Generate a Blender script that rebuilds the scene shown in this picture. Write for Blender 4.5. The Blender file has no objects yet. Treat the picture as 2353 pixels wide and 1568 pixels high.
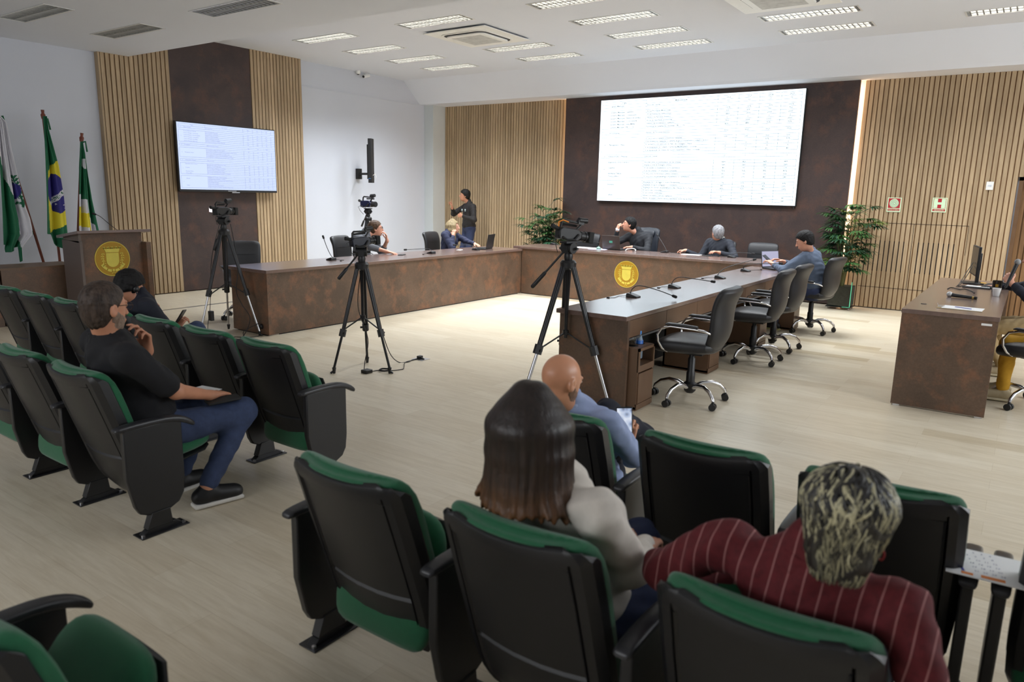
import bpy, bmesh, math, random
import numpy as np
from math import sin, cos, pi, radians as R, sqrt
from mathutils import Vector, Matrix
random.seed(7)
S = bpy.context.scene
COL = S.collection
# ---------------------------------------------------------------- camera
cam_d = bpy.data.cameras.new('camera'); cam = bpy.data.objects.new('camera', cam_d); COL.objects.link(cam)
S.camera = cam
PITCH, YAW, ROLL, CAMH = R(11.491), R(35.002), R(1.2724), 1.6546
_d = Vector((-sin(YAW)*cos(PITCH), cos(YAW)*cos(PITCH), -sin(PITCH)))
_r = Vector((cos(YAW), sin(YAW), 0)); _u = _r.cross(_d)
_r2 = cos(ROLL)*_r+sin(ROLL)*_u; _u2 = -sin(ROLL)*_r+cos(ROLL)*_u
cam.matrix_world = Matrix(((_r2.x,_u2.x,-_d.x,0),(_r2.y,_u2.y,-_d.y,0),(_r2.z,_u2.z,-_d.z,CAMH),(0,0,0,1)))
cam_d.sensor_width = 36; cam_d.lens = 1671.34/2353*36; cam_d.clip_start = .05; cam_d.clip_end = 60
cam_d.dof.use_dof = True; cam_d.dof.focus_distance = 8.0; cam_d.dof.aperture_fstop = 3.2
# ---------------------------------------------------------------- world, exposure
W = bpy.data.worlds.new('world'); S.world = W; W.use_nodes = True
W.node_tree.nodes['Background'].inputs[0].default_value = (.8,.86,1,1)
W.node_tree.nodes['Background'].inputs[1].default_value = .05
S.view_settings.view_transform = 'Standard'; S.view_settings.look = 'None'
S.view_settings.gamma = 1; S.view_settings.use_curve_mapping = False
S.view_settings.exposure = EXPOSURE = 1.18
S.cycles.use_denoising = True
S.cycles.max_bounces = 6; S.cycles.diffuse_bounces = 4; S.cycles.glossy_bounces = 3
S.cycles.transparent_max_bounces = 6; S.cycles.transmission_bounces = 4
S.cycles.sample_clamp_indirect = 4; S.cycles.caustics_reflective = False; S.cycles.caustics_refractive = False
# strengths of the lights of the room
TUBE = 24.0; LAMP_W = 14.5; TUBE_LOW = 1.2; SCREEN = .95; TVS = .50; STRIP = 12.0
# added fill lights beside and behind the audience; the walls have no windows
def area(name, loc, rot, sx, sy, power, col):
    l = bpy.data.lights.new(name, 'AREA'); l.shape='RECTANGLE'; l.size=sx; l.size_y=sy; l.energy=power; l.color=col
    o = bpy.data.objects.new(name, l); COL.objects.link(o); o.location = loc; o.rotation_euler = rot; return o
area('fill_light', (3.9, 7.0, 2.2), (0, R(80), 0), 2.0, 7.0, 140, (.93,.97,1))
area('fill_light_rear', (-4.0, -3.9, 2.3), (R(78), 0, 0), 7.0, 1.6, 85, (.95,.97,1))
# ---------------------------------------------------------------- mesh helpers
def V(*a): return Vector(a)
class MB:
    def __init__(s): s.v=[]; s.f=[]; s.m=[]
    def add(s, vs, fs, m=0, M=None):
        k=len(s.v)
        s.v += [tuple(M@Vector(v)) for v in vs] if M is not None else [tuple(v) for v in vs]
        s.f += [tuple(i+k for i in f) for f in fs]; s.m += [m]*len(fs); return s
    def box(s, a, b, m=0, M=None):
        x0,y0,z0=a; x1,y1,z1=b
        x0,x1=min(x0,x1),max(x0,x1); y0,y1=min(y0,y1),max(y0,y1); z0,z1=min(z0,z1),max(z0,z1)
        return s.add([(x0,y0,z0),(x1,y0,z0),(x1,y1,z0),(x0,y1,z0),(x0,y0,z1),(x1,y0,z1),(x1,y1,z1),(x0,y1,z1)],
          [(0,3,2,1),(4,5,6,7),(0,1,5,4),(1,2,6,5),(2,3,7,6),(3,0,4,7)], m, M)
    def tube(s, pts, r, n=10, m=0, cap=True, M=None, sq=1.0):
        P=[Vector(p) for p in pts]; k=len(P); rs=r if isinstance(r,(list,tuple)) else [r]*k
        t=(P[1]-P[0]).normalized(); up=Vector((0,0,1)) if abs(t.z)<.9 else Vector((1,0,0))
        nrm=t.cross(up).normalized(); vs=[]
        for i in range(k):
            t2=((P[min(i+1,k-1)]-P[i]).normalized()+(P[i]-P[max(i-1,0)]).normalized())
            t2=t2.normalized() if t2.length>1e-6 else t
            nrm=(nrm-t2*nrm.dot(t2)); nrm=nrm.normalized() if nrm.length>1e-6 else t2.orthogonal().normalized()
            b=t2.cross(nrm)
            for j in range(n):
                a=2*pi*j/n; vs.append(P[i]+nrm*cos(a)*rs[i]+b*sin(a)*rs[i]*sq)
        fs=[(i*n+j,i*n+(j+1)%n,(i+1)*n+(j+1)%n,(i+1)*n+j) for i in range(k-1) for j in range(n)]
        if cap: fs+= [tuple(range(n))[::-1], tuple((k-1)*n+j for j in range(n))]
        return s.add(vs,fs,m,M)
    def lathe(s, prof, n=20, m=0, M=None):   # prof: (r,z)
        vs=[(r*cos(2*pi*j/n), r*sin(2*pi*j/n), z) for r,z in prof for j in range(n)]
        k=len(prof)
        fs=[(i*n+j,i*n+(j+1)%n,(i+1)*n+(j+1)%n,(i+1)*n+j) for i in range(k-1) for j in range(n)]
        fs+=[tuple(range(n))[::-1], tuple((k-1)*n+j for j in range(n))]
        return s.add(vs,fs,m,M)
    def ell(s, c, r, n=14, k=9, m=0, M=None):
        vs=[]; 
        for i in range(k+1):
            th=pi*i/k
            for j in range(n): vs.append((c[0]+r[0]*sin(th)*cos(2*pi*j/n), c[1]+r[1]*sin(th)*sin(2*pi*j/n), c[2]+r[2]*cos(th)))
        fs=[(i*n+j,(i+1)*n+j,(i+1)*n+(j+1)%n,i*n+(j+1)%n) for i in range(k) for j in range(n)]
        return s.add(vs,fs,m,M)
    def prism(s, poly, h0, h1, axis='z', m=0, M=None):  # poly 2d, extruded
        n=len(poly)
        def c(p,h): return {'z':(p[0],p[1],h),'y':(p[0],h,p[1]),'x':(h,p[0],p[1])}[axis]
        vs=[c(p,h0) for p in poly]+[c(p,h1) for p in poly]
        fs=[tuple(range(n))[::-1],tuple(range(n,2*n))]+[(i,(i+1)%n,n+(i+1)%n,n+i) for i in range(n)]
        return s.add(vs,fs,m,M)
    def grid(s, fn, nu, nv, m=0, M=None):
        vs=[fn(i/nu,j/nv) for j in range(nv+1) for i in range(nu+1)]
        fs=[(j*(nu+1)+i,j*(nu+1)+i+1,(j+1)*(nu+1)+i+1,(j+1)*(nu+1)+i) for j in range(nv) for i in range(nu)]
        return s.add(vs,fs,m,M)
    def build(s, name, mats, parent=None, smooth=None, bevel=0, sub=0, solid=0, seg=2):
        me=bpy.data.meshes.new(name); me.from_pydata(s.v,[],s.f)
        if not isinstance(mats,(list,tuple)): mats=[mats]
        for x in mats: me.materials.append(x)
        me.polygons.foreach_set('material_index', s.m)
        bm=bmesh.new(); bm.from_mesh(me); bmesh.ops.remove_doubles(bm, verts=bm.verts, dist=1e-5); bmesh.ops.recalc_face_normals(bm, faces=bm.faces); bm.to_mesh(me); bm.free()
        me.update()
        o=bpy.data.objects.new(name, me); COL.objects.link(o)
        if parent: o.parent=parent
        if solid: mo=o.modifiers.new('solid','SOLIDIFY'); mo.thickness=solid; mo.offset=0
        if bevel:
            mo=o.modifiers.new('bevel','BEVEL'); mo.width=bevel; mo.segments=seg; mo.limit_method='ANGLE'; mo.angle_limit=R(40)
            mo.harden_normals=False
        if sub: mo=o.modifiers.new('sub','SUBSURF'); mo.levels=sub; mo.render_levels=sub
        if smooth is not None or bevel or sub:
            ang = R(40 if smooth is None else smooth)
            me.polygons.foreach_set('use_smooth',[True]*len(me.polygons))
            try: me.set_sharp_from_angle(angle=ang)
            except Exception: pass
        return o
def tag(o, label=None, cat=None, group=None, kind=None):
    if label: o['label']=label
    if cat: o['category']=cat
    if group: o['group']=group
    if kind: o['kind']=kind
    return o
def empty(name, loc=(0,0,0), rz=0, label=None, cat=None, group=None):
    o=bpy.data.objects.new(name,None); COL.objects.link(o); o.location=loc; o.rotation_euler=(0,0,rz); o.empty_display_size=.1
    return tag(o,label,cat,group)
def copy_tree(o, parent=None):
    c=o.copy(); COL.objects.link(c); c.parent=parent
    for ch in list(o.children): copy_tree(ch,c)
    return c
def place(o, loc, rz=0, label=None, group=None):
    o.location=loc; o.rotation_euler=(0,0,rz); tag(o,label,None,group); return o
def T(loc=(0,0,0), rz=0, rx=0, ry=0, sc=1):
    return Matrix.Translation(loc)@Matrix.Rotation(rz,4,'Z')@Matrix.Rotation(ry,4,'Y')@Matrix.Rotation(rx,4,'X')@Matrix.Scale(sc,4)
# ---------------------------------------------------------------- materials
def srgb(*c):
    c=[x/255 for x in c]; return tuple(x/12.92 if x<=.04045 else ((x+.055)/1.055)**2.4 for x in c)+(1,)
class N:
    def __init__(s,name):
        s.m=bpy.data.materials.new(name); s.m.use_nodes=True; s.t=s.m.node_tree; s.b=s.t.nodes['Principled BSDF']
    def n(s,t,**k):
        x=s.t.nodes.new(t)
        for a,v in k.items():
            if a in x.inputs.keys(): x.inputs[a].default_value=v
            else: setattr(x,a,v)
        return x
    def l(s,a,b): s.t.links.new(a,b)
    def noise(s,scale,detail=3,rough=.55,stretch=(1,1,1),co='Object',dist=0):
        tc=s.n('ShaderNodeTexCoord'); mp=s.n('ShaderNodeMapping'); mp.inputs['Scale'].default_value=stretch
        s.l(tc.outputs[co],mp.inputs[0]); nz=s.n('ShaderNodeTexNoise'); nz.inputs['Scale'].default_value=scale
        nz.inputs['Detail'].default_value=detail; nz.inputs['Roughness'].default_value=rough; nz.inputs['Distortion'].default_value=dist
        s.l(mp.outputs[0],nz.inputs['Vector']); return nz.outputs['Fac']
    def ramp(s,fac,stops):
        r=s.n('ShaderNodeValToRGB'); e=r.color_ramp.elements
        while len(e)<len(stops): e.new(.5)
        for i,(p,c) in enumerate(stops): e[i].position=p; e[i].color=c
        s.l(fac,r.inputs[0]); return r.outputs[0]
    def mix(s,f,a,b,mode='MIX'):
        x=s.n('ShaderNodeMix'); x.data_type='RGBA'; x.blend_type=mode
        if hasattr(f,'links'): s.l(f,x.inputs[0])
        else: x.inputs[0].default_value=f
        for v,i in((a,6),(b,7)):
            if hasattr(v,'links'): s.l(v,x.inputs[i])
            else: x.inputs[i].default_value=v
        return x.outputs[2]
    def bump(s,h,st=.2,d=.01):
        b=s.n('ShaderNodeBump'); b.inputs['Strength'].default_value=st; b.inputs['Distance'].default_value=d
        s.l(h,b.inputs['Height']); s.l(b.outputs[0],s.b.inputs['Normal'])
def mat(name,col,rough=.5,metal=0,var=.12,scale=12,bump=0,bscale=120,spec=None,emit=None,es=0,stretch=(1,1,1),sheen=0,co='Object'):
    k=N(name); b=k.b; b.inputs['Roughness'].default_value=rough; b.inputs['Metallic'].default_value=metal
    if spec is not None: b.inputs['Specular IOR Level'].default_value=spec
    c=Vector(col[:3])
    if var: k.l(k.ramp(k.noise(scale,stretch=stretch,co=co),[(.3,tuple(c*(1-var))+(1,)),(.7,tuple(c*(1+var))+(1,))]),b.inputs['Base Color'])
    else: b.inputs['Base Color'].default_value=tuple(c)+(1,)
    if bump: k.bump(k.noise(bscale),bump,.004)
    if emit: b.inputs['Emission Color'].default_value=emit; b.inputs['Emission Strength'].default_value=es
    if sheen: b.inputs['Sheen Weight'].default_value=sheen
    return k.m
def rust(name,c0,c1,c2,rough=.42,scale=1.6):
    k=N(name); n1=k.noise(scale,5,.6,dist=.3); n2=k.noise(scale*2.7,6,.68); n3=k.noise(60,3,.7)
    a=k.ramp(n1,[(.32,c0),(.55,c1),(.75,c0)]); f=k.ramp(n2,[(.50,(0,0,0,1)),(.72,(1,1,1,1))])
    col=k.mix(f,a,c2); g=k.ramp(n3,[(.3,(.86,.86,.86,1)),(.7,(1.1,1.1,1.1,1))]); col=k.mix(1.0,col,g,'MULTIPLY')
    k.l(col,k.b.inputs['Base Color']); k.b.inputs['Roughness'].default_value=rough; k.b.inputs['Specular IOR Level'].default_value=.4
    k.bump(n3,.06,.003); return k.m
def wood(name,c0,c1,rough=.5,axis=2,freq=1.0,piece=.065):
    k=N(name); st=[22,22,22]; st[axis]=1.1
    n1=k.noise(1.6*freq,5,.62,tuple(st),dist=.4); n2=k.noise(8*freq,3,.6,tuple(s_*2 for s_ in st))
    a=k.ramp(n1,[(.30,c0),(.68,c1)]); g=k.ramp(n2,[(.3,(.93,.93,.93,1)),(.7,(1.05,1.05,1.05,1))])
    col=k.mix(1.0,a,g,'MULTIPLY')
    if piece:   # every batten cut from another board
        gi=k.n('ShaderNodeNewGeometry'); r=k.ramp(gi.outputs['Random Per Island'],[(0,(.84,.83,.81,1)),(1,(1.1,1.1,1.1,1))])
        col=k.mix(1.0,col,r,'MULTIPLY')
    k.l(col,k.b.inputs['Base Color']); k.b.inputs['Roughness'].default_value=rough; k.bump(n1,.05,.002); return k.m
def emis(name,col,st):
    k=N(name); k.b.inputs['Base Color'].default_value=(0,0,0,1); k.b.inputs['Emission Color'].default_value=col; k.b.inputs['Emission Strength'].default_value=st; k.b.inputs['Roughness'].default_value=.3; return k.m
def glass(name,col=(1,1,1,1),rough=.02,ior=1.45):
    k=N(name); k.b.inputs['Base Color'].default_value=col; k.b.inputs['Roughness'].default_value=rough; k.b.inputs['Transmission Weight'].default_value=1; k.b.inputs['IOR'].default_value=ior; return k.m
M_={}
M_['rust_panel']=rust('rust_wall_laminate',srgb(56,46,46),srgb(70,56,53),srgb(88,62,52),.5,1.3)
M_['rust']=rust('rust_desk_laminate',srgb(84,68,56),srgb(104,83,68),srgb(132,92,68),.42,1.8)
M_['desk_top']=mat('dark_wood_desktop',srgb(112,90,82),.26,spec=.75,var=.12,scale=3,stretch=(8,1,1),bump=.03)
M_['desk_top'].node_tree.nodes['Principled BSDF'].inputs['Coat Weight'].default_value=.7; M_['desk_top'].node_tree.nodes['Principled BSDF'].inputs['Coat Roughness'].default_value=.22
M_['desk_wood']=mat('brown_laminate',srgb(104,78,58),.42,var=.14,scale=3,stretch=(1,1,.3))
M_['oak']=wood('oak_battens',srgb(154,131,101),srgb(184,161,129))
M_['oak_back']=mat('oak_backing',srgb(138,104,70),.7,var=.1,scale=3)  # same oak as the battens, shade of the gaps put into the colour
M_['wall']=mat('white_wall_paint',srgb(200,204,214),.85,var=.01,scale=2,bump=.08,bscale=260)
M_['ceil']=mat('ceiling_paint',srgb(214,218,228),.9,var=.01,scale=1,bump=.05,bscale=200)
M_['black']=mat('black_plastic',(.012,.012,.013,1),.42,var=.1)
M_['blackm']=mat('black_matte',(.01,.01,.01,1),.75,var=.1)
M_['shell']=mat('charcoal_chair_shell',srgb(27,27,29),.34,var=.06,scale=30,bump=.18,bscale=900)
M_['arm']=mat('armrest_rubber',srgb(40,40,43),.36,var=.08,scale=30)
M_['green']=mat('green_seat_fabric',srgb(18,96,60),.85,var=.06,scale=60,bump=.35,bscale=1100,sheen=.3)
M_['steel']=mat('black_painted_steel',(.02,.02,.022,1),.3,.3,var=.1)
M_['leather']=mat('black_leather',srgb(33,33,36),.42,var=.1,scale=10,bump=.25,bscale=420)
M_['bluel']=mat('dark_leather_back',srgb(30,35,44),.45,var=.1,scale=10,bump=.25,bscale=420)
M_['chrome']=mat('chrome',(.75,.75,.77,1),.12,1,var=.02)
M_['alu']=mat('brushed_aluminium',(.6,.6,.62,1),.3,1,var=.06,scale=40)
M_['white']=mat('white_plastic',srgb(230,230,228),.5,var=.02)
M_['paper']=mat('white_paper',srgb(240,240,240),.8,var=.02)
M_['gold']=mat('engraved_gold_disc',srgb(172,132,24),.5,.15,var=.05)
M_['goldl']=mat('pale_gold_relief',srgb(214,198,84),.5,.15,var=.05)
def text_bm(mb, items, m=0, M=None, bold=0):
    """items: (string, x, y, size, align) in a plane; flat letter shapes go into mb"""
    objs=[]
    for t,x,y,s,al in items:
        c=bpy.data.curves.new('t','FONT'); c.body=t; c.size=s; c.align_x=al; c.resolution_u=1; c.offset=bold*s
        o=bpy.data.objects.new('t',c); COL.objects.link(o); o.location=(x,y,0); objs.append(o)
    bpy.context.view_layer.update(); dg=bpy.context.evaluated_depsgraph_get()
    for o in objs:
        e=o.evaluated_get(dg); me=e.to_mesh()
        vs=[o.matrix_world@v.co for v in me.vertices]; fs=[tuple(p.vertices) for p in me.polygons]
        if fs: mb.add(vs,fs,m,M)
        e.to_mesh_clear(); c=o.data; bpy.data.objects.remove(o); bpy.data.curves.remove(c)
# ================================================================ room
XL=-10.95; XW=-10.854; YB=12.59; ZL=3.45; ZH=3.88; XR=4.0; YR=-4.0
def struct(name,mb,m,parent=None,**k):
    o=mb.build(name,m,parent,**k)
    if not parent: o['kind']='structure'
    return o
# floor: pale vinyl planks laid along X
k=N('pale_oak_planks')
tc=k.n('ShaderNodeTexCoord'); br=k.n('ShaderNodeTexBrick'); k.l(tc.outputs['Object'],br.inputs['Vector'])
br.offset=.37; br.inputs['Scale'].default_value=1; br.inputs['Brick Width'].default_value=1.22; br.inputs['Row Height'].default_value=.183
br.inputs['Mortar Size'].default_value=.0007; br.inputs['Mortar Smooth'].default_value=.3
br.inputs['Color1'].default_value=(0,0,0,1); br.inputs['Color2'].default_value=(1,1,1,1); br.inputs['Mortar'].default_value=(.3,.3,.3,1)
pl=k.ramp(br.outputs['Color'],[(0,srgb(192,177,149)),(.06,srgb(211,199,176)),(.6,srgb(215,204,182)),(1,srgb(219,209,188))])
gr=k.ramp(k.noise(2.2,6,.62,(1.2,14,1),dist=.8),[(.3,(.88,.86,.82,1)),(.6,(1.02,1.02,1.02,1))])
g2=k.ramp(k.noise(10,4,.6,(1,22,1)),[(.3,(.95,.94,.93,1)),(.7,(1.03,1.03,1.03,1))])
seam=k.ramp(br.outputs['Fac'],[(0,(1,1,1,1)),(1,(.74,.70,.64,1))])
c=k.mix(1,pl,gr,'MULTIPLY'); c=k.mix(1,c,g2,'MULTIPLY'); c=k.mix(1,c,seam,'MULTIPLY')
k.l(c,k.b.inputs['Base Color']); k.b.inputs['Roughness'].default_value=.33; k.b.inputs['Specular IOR Level'].default_value=.45
k.bump(k.noise(10,4,.6,(1,22,1)),.04,.002)
struct('floor',MB().box((XL-.2,YR-.2,-.1),(XR+.2,YB+.2,0)),k.m)
# expansion strip across the floor beside the podium
struct('trim_1',MB().box((-9.45,5.05,.0),(-9.40,8.3,.003)),M_['alu'])
# walls
struct('wall_left',MB().box((XL-.2,YR,0),(XL,YB,4.1)).box((XL,8.85,3.44),(XL+.012,YB-.6,3.455)),M_['wall'])
struct('wall_back',MB().box((XL-.2,YB+.04,0),(-.22,YB+.24,4.1)).box((-.22,YB+.04,2.03),(XR,YB+.24,4.1)).box((.75,YB+.04,0),(XR,YB+.24,2.03)),M_['wall'])
struct('wall_right',MB().box((XR,YR,0),(XR+.2,YB,4.1)),M_['wall'])
struct('wall_rear',MB().box((XL,YR-.2,0),(XR,YR,4.1)),mat('rear_wall_paint',srgb(150,148,145),.9,var=.02))
struct('wall_column',MB().box((XL,12.17,0),(-10.70,YB+.04,3.47)),mat('column_paint',srgb(200,206,208),.85,var=.01))
# ceiling: raised field over the floor of the chamber, lower field over the audience, boxed beam at the back
def slab_with_holes(mb,x0,x1,y0,y1,z,th,holes):
    xs=sorted({x0,x1,*[h[0] for h in holes],*[h[1] for h in holes]}); ys=sorted({y0,y1,*[h[2] for h in holes],*[h[3] for h in holes]})
    for i in range(len(xs)-1):
        for j in range(len(ys)-1):
            cx=(xs[i]+xs[i+1])/2; cy=(ys[j]+ys[j+1])/2
            if any(h[0]<cx<h[1] and h[2]<cy<h[3] for h in holes): continue
            mb.box((xs[i],ys[j],z),(xs[i+1],ys[j+1],z+th))
FX=1.13; FY=.27
HI=[(x,y) for x in(-9.05,-6.89,-4.72,-2.56,-.40,1.76) for y in(7.85,8.85,9.82,10.73)]
HI=[p for p in HI if p not in((-6.89,8.85),(-2.56,8.85),(1.76,8.85),(-2.56,7.85),(-.40,7.85),(-.40,8.85),(-.40,9.82),(1.76,7.85),(1.76,9.82))]
LO=[(-9.12,3.87),(-9.12,4.87),(-6.93,4.83)]
hole=lambda L:[(x-FX/2,x+FX/2,y-FY/2,y+FY/2) for x,y in L]
mb=MB(); slab_with_holes(mb,XL,XR,5.79,11.56,ZH,.12,hole(HI)); struct('ceiling',mb,M_['ceil'])
mb=MB(); slab_with_holes(mb,XL,XR,YR,5.79,ZL,.12,hole(LO))
mb.box((XL,5.69,ZL+.1),(XR,5.79,4.1))
struct('ceiling_low',mb,M_['ceil'])
mb=MB().prism([(11.53,ZH),(11.98,ZL+.04),(12.02,ZL),(YB+.04,ZL),(YB+.04,ZH+.12),(11.53,ZH+.12)],XL,XR,'x')
struct('ceiling_beam',mb,M_['ceil'])
struct('roof_slab',MB().box((XL-.2,YR-.2,4.3),(XR+.2,YB+.3,4.4)),M_['blackm'])
# slatted oak panels
def slats(name,axis,a0,a1,plane,z0,z1,sgn,pitch=.0655,w=.0505,dep=.020,holes=()):
    """axis 'y' = panel on the left wall (normal +X), 'x' = panel on the back wall (normal -Y)"""
    mb=MB(); n=round((a1-a0)/pitch); pitch=(a1-a0)/n
    for i in range(n):
        c0=a0+i*pitch+(pitch-w)/2; c1=c0+w
        segs=[(z0,z1)]
        for (h0,h1,hz) in holes:
            if h0<(c0+c1)/2<h1: segs=[(hz,z1)]
        for s0,s1 in segs:
            if axis=='y': mb.box((plane-dep,c0,s0),(plane,c1,s1),0)
            else: mb.box((c0,plane,s0),(c1,plane+dep,s1),0)
    e=.0
    if axis=='y': mb.box((plane-dep-.02,a0,z0),(plane-dep,a1,z1),1); mb.box((XL,a0,z0),(plane-dep-.02,a1,z1),1)
    else:
        xs=[(a0,a1,z0)] if not holes else [(a0,holes[0][0],z0),(holes[0][0],a1,holes[0][2])]
        for u,v_,zz in xs: mb.box((u,plane+dep,zz),(v_,YB+.05,z1),1)
    o=mb.build(name,[M_['oak'],M_['oak_back']],None,bevel=0); o['kind']='structure'; return o
slats('trim_2','y',5.385,6.40,XW,.015,ZH-.01,1)
slats('trim_3','y',7.808,8.85,XW,.015,ZH,1)
struct('trim_4',MB().box((XL,6.40,.015),(XW-.012,7.808,ZH)),M_['rust_panel'])
struct('trim_5',MB().box((XL,5.36,0),(XW+.0,5.385,ZH-.01)),M_['oak'])
slats('trim_6','x',-10.70,-7.64,YB-.03,.015,ZL+.005,-1)
slats('trim_7','x',-2.34,3.9,YB-.03,.015,ZL+.005,-1,holes=[(-.24,.80,2.03)])
# centre feature panel, standing proud of the wall on a hidden frame
PX0,PX1=-7.592,-2.398; PY=12.47
struct('trim_8',MB().box((PX0,PY,.015),(PX1,PY+.05,ZL)),M_['rust_panel'],bevel=.002)
struct('trim_9',MB().box((PX0+.10,PY+.05,.015),(PX1-.09,YB+.04,ZL)),M_['oak_back'])
for nm,x,lab in (('led_strip',PX0+.05,'warm light strip behind the dark wall panel edge, by the palm near the interpreter'),('led_strip',PX1-.035,'bright warm light strip up the edge of the dark wall panel, beside the glass planter')):
    sg=-1 if x<-5 else 1
    o=MB().box((x-.012,PY+.055,.03),(x+.012,PY+.085,ZL-.02)).build(nm,emis('warm_led',(1,.62,.33,1),STRIP),None)
    tag(o,lab,'light strip')
# hatch with slots in the slatted wall
dk=mat('slot_dark',srgb(28,8,6),.9,var=.2); mb=MB(); y=YB-.033
n=round((3.9+2.34)/.0655); pt=(3.9+2.34)/n
def gapx(i): return -2.34+i*pt
for i in range(3,n):
    g=gapx(i)
    if -2.08<g<-1.55 or -1.36<g<-.83: mb.box((g-.0095,y+.006,.59),(g+.0095,y+.02,1.06))
for a,b in (((-2.05,1.327),(-.74,1.333)),((-2.12,.335),(-.74,.341))): mb.box((a[0],y,a[1]),(b[0],y+.02,b[1]))
mb.box((-1.447,y,.34),(-1.441,y+.02,1.33)); mb.box((-.742,y,.9),(-.738,y+.02,1.33))
struct('trim_10',mb,dk)
# door at the right end of the back wall
mb=MB().box((-.22,YB-.02,0),(-.17,YB+.2,2.03)).box((.70,YB-.02,0),(.75,YB+.2,2.03)).box((-.22,YB-.02,1.98),(.75,YB+.2,2.03))
dr=struct('door_1',mb,mat('door_frame_brown',srgb(96,68,42),.5))
mb=MB()
for i in range(13): mb.box((-.17+i*.067,YB+.10,.01),(-.17+i*.067+.05,YB+.13,1.98))
mb.box((-.17,YB+.13,.01),(.70,YB+.16,1.98)); mb.build('door_leaf',wood('door_battens',srgb(112,80,48),srgb(140,104,66)),dr)
# ---------------------------------------------------------------- ceiling lights and cassettes
E_hi=emis('lit_tube',(1,.97,.9,1),TUBE); E_lo=emis('dim_tube',(1,.97,.9,1),TUBE_LOW)
refl=mat('mirror_louvre',(.30,.30,.29,1),.38,.5,var=.02); hous=mat('fixture_housing',(.20,.20,.19,1),.6,0,var=.02); frame_m=mat('fixture_frame',srgb(210,210,208),.4,.2,var=.02)
def fixture(em,lamp=0):
    t=empty('ceiling_light')
    if lamp:
        l=bpy.data.lights.new('lamp','AREA'); l.shape='RECTANGLE'; l.size=1.08; l.size_y=.22; l.energy=lamp; l.color=(.89,.945,1); l.spread=R(125)
        lo=bpy.data.objects.new('lamp',l); COL.objects.link(lo); lo.parent=t; lo.location=(0,0,-.008)
    a,b=FX/2,FY/2; fr=MB()
    for s in(-1,1):
        fr.box((-a-.018,s*b,-.006),(a+.018,s*(b+.018),.004)); fr.box((s*a,-b,-.006),(s*(a+.018),b,.004))
    fr.build('frame',frame_m,t)
    hs=MB()
    for s in(-1,1):
        hs.box((-a,s*(b-.004),0),(a,s*b,.085)); hs.box((s*(a-.004),-b,0),(s*a,b,.085))
    hs.box((-a,-b,.085),(a,b,.089)); hs.box((-a,-.012,0),(a,.012,.05)); hs.build('housing',hous,t)
    for s in(-1,1):
        MB().tube([(-a+.03,s*.066,.06),(a-.03,s*.066,.06)],.013,8).build('tube',em,t)
    lv=MB()
    for i in range(17):
        x=-a+(i+.5)*FX/17
        lv.prism([(x-.007,.0),(x+.007,.0),(x+.001,.045),(x-.001,.045)],-b+.004,b-.004,'y')
    lv.build('louvre',refl,t); return t
fa=fixture(E_hi,LAMP_W); fb=fixture(E_lo)
def row_of(y): return {7.85:'in the row farthest from the back wall',8.85:'in the second row out from the beam, level with the air cassettes',9.82:'in the row next to last before the beam',10.73:'in the row closest to the beam'}[y]
def col_of(x): return {-9.05:'by the side wall with the television',-6.89:'in the second column from the television wall, in line with the open air cassette',-4.72:'in the middle column, above the big screen side of the floor',-2.56:'in the fourth column from the television wall',-.40:'near the door end',1.76:'at the far door end'}[x]
for i,(x,y) in enumerate(HI):
    o=fa if i==0 else copy_tree(fa); place(o,(x,y,ZH),0,None,'ceiling lights on the raised ceiling')
    o['category']='ceiling light'; o['label']=('lit louvred ceiling light '+row_of(y)+' '+col_of(x)).replace('  ',' ')
    w=o['label'].split(); 
SHORT={(-9.05,7.85):'louvred light over the slatted strip right of the wall television',(-9.05,8.85):'louvred light, second from the television along the side wall',(-9.05,9.82):'louvred light nearest the small ceiling cameras, third along the side wall',(-9.05,10.73):'louvred light in the corner of beam and side wall',
(-6.89,7.85):'bright louvred light just before the fully visible air cassette',(-6.89,9.82):'bright louvred light just beyond the fully visible air cassette',(-6.89,10.73):'louvred light against the beam, behind the full air cassette',
(-4.72,7.85):'louvred light cut by the top edge between the two cassettes',(-4.72,8.85):'louvred light midway between the two cassettes, second in its column',(-4.72,9.82):'louvred light third in the column between the cassettes',(-4.72,10.73):'louvred light by the beam above the left half of the big screen',
(-2.56,9.82):'long louvred light just beyond the cut-off air cassette',(-2.56,10.73):'louvred light by the beam above the warm strip on the wall',(-.40,10.73):'louvred light near the beam toward the door side',(1.76,10.73):'louvred light near the beam beyond the door'}
for o in list(COL.objects):
    if o.get('category')=='ceiling light':
        k_=(round(o.location.x,2),round(o.location.y,2)); o['label']=SHORT.get(k_,o['label'])
LOL={(-9.12,3.87):'unlit louvred light on the low ceiling nearest the flags',(-9.12,4.87):'small-looking unlit louvred light on the low ceiling above the slatted wall',(-6.93,4.83):'unlit louvred light on the low ceiling, over the television side of the aisle'}
for i,(x,y) in enumerate(LO):
    o=fb if i==0 else copy_tree(fb); place(o,(x,y,ZL),0,LOL.get((x,y),'unlit louvred light over the audience, out toward x %d'%i),'ceiling lights on the low ceiling'); o['category']='ceiling light'
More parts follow.
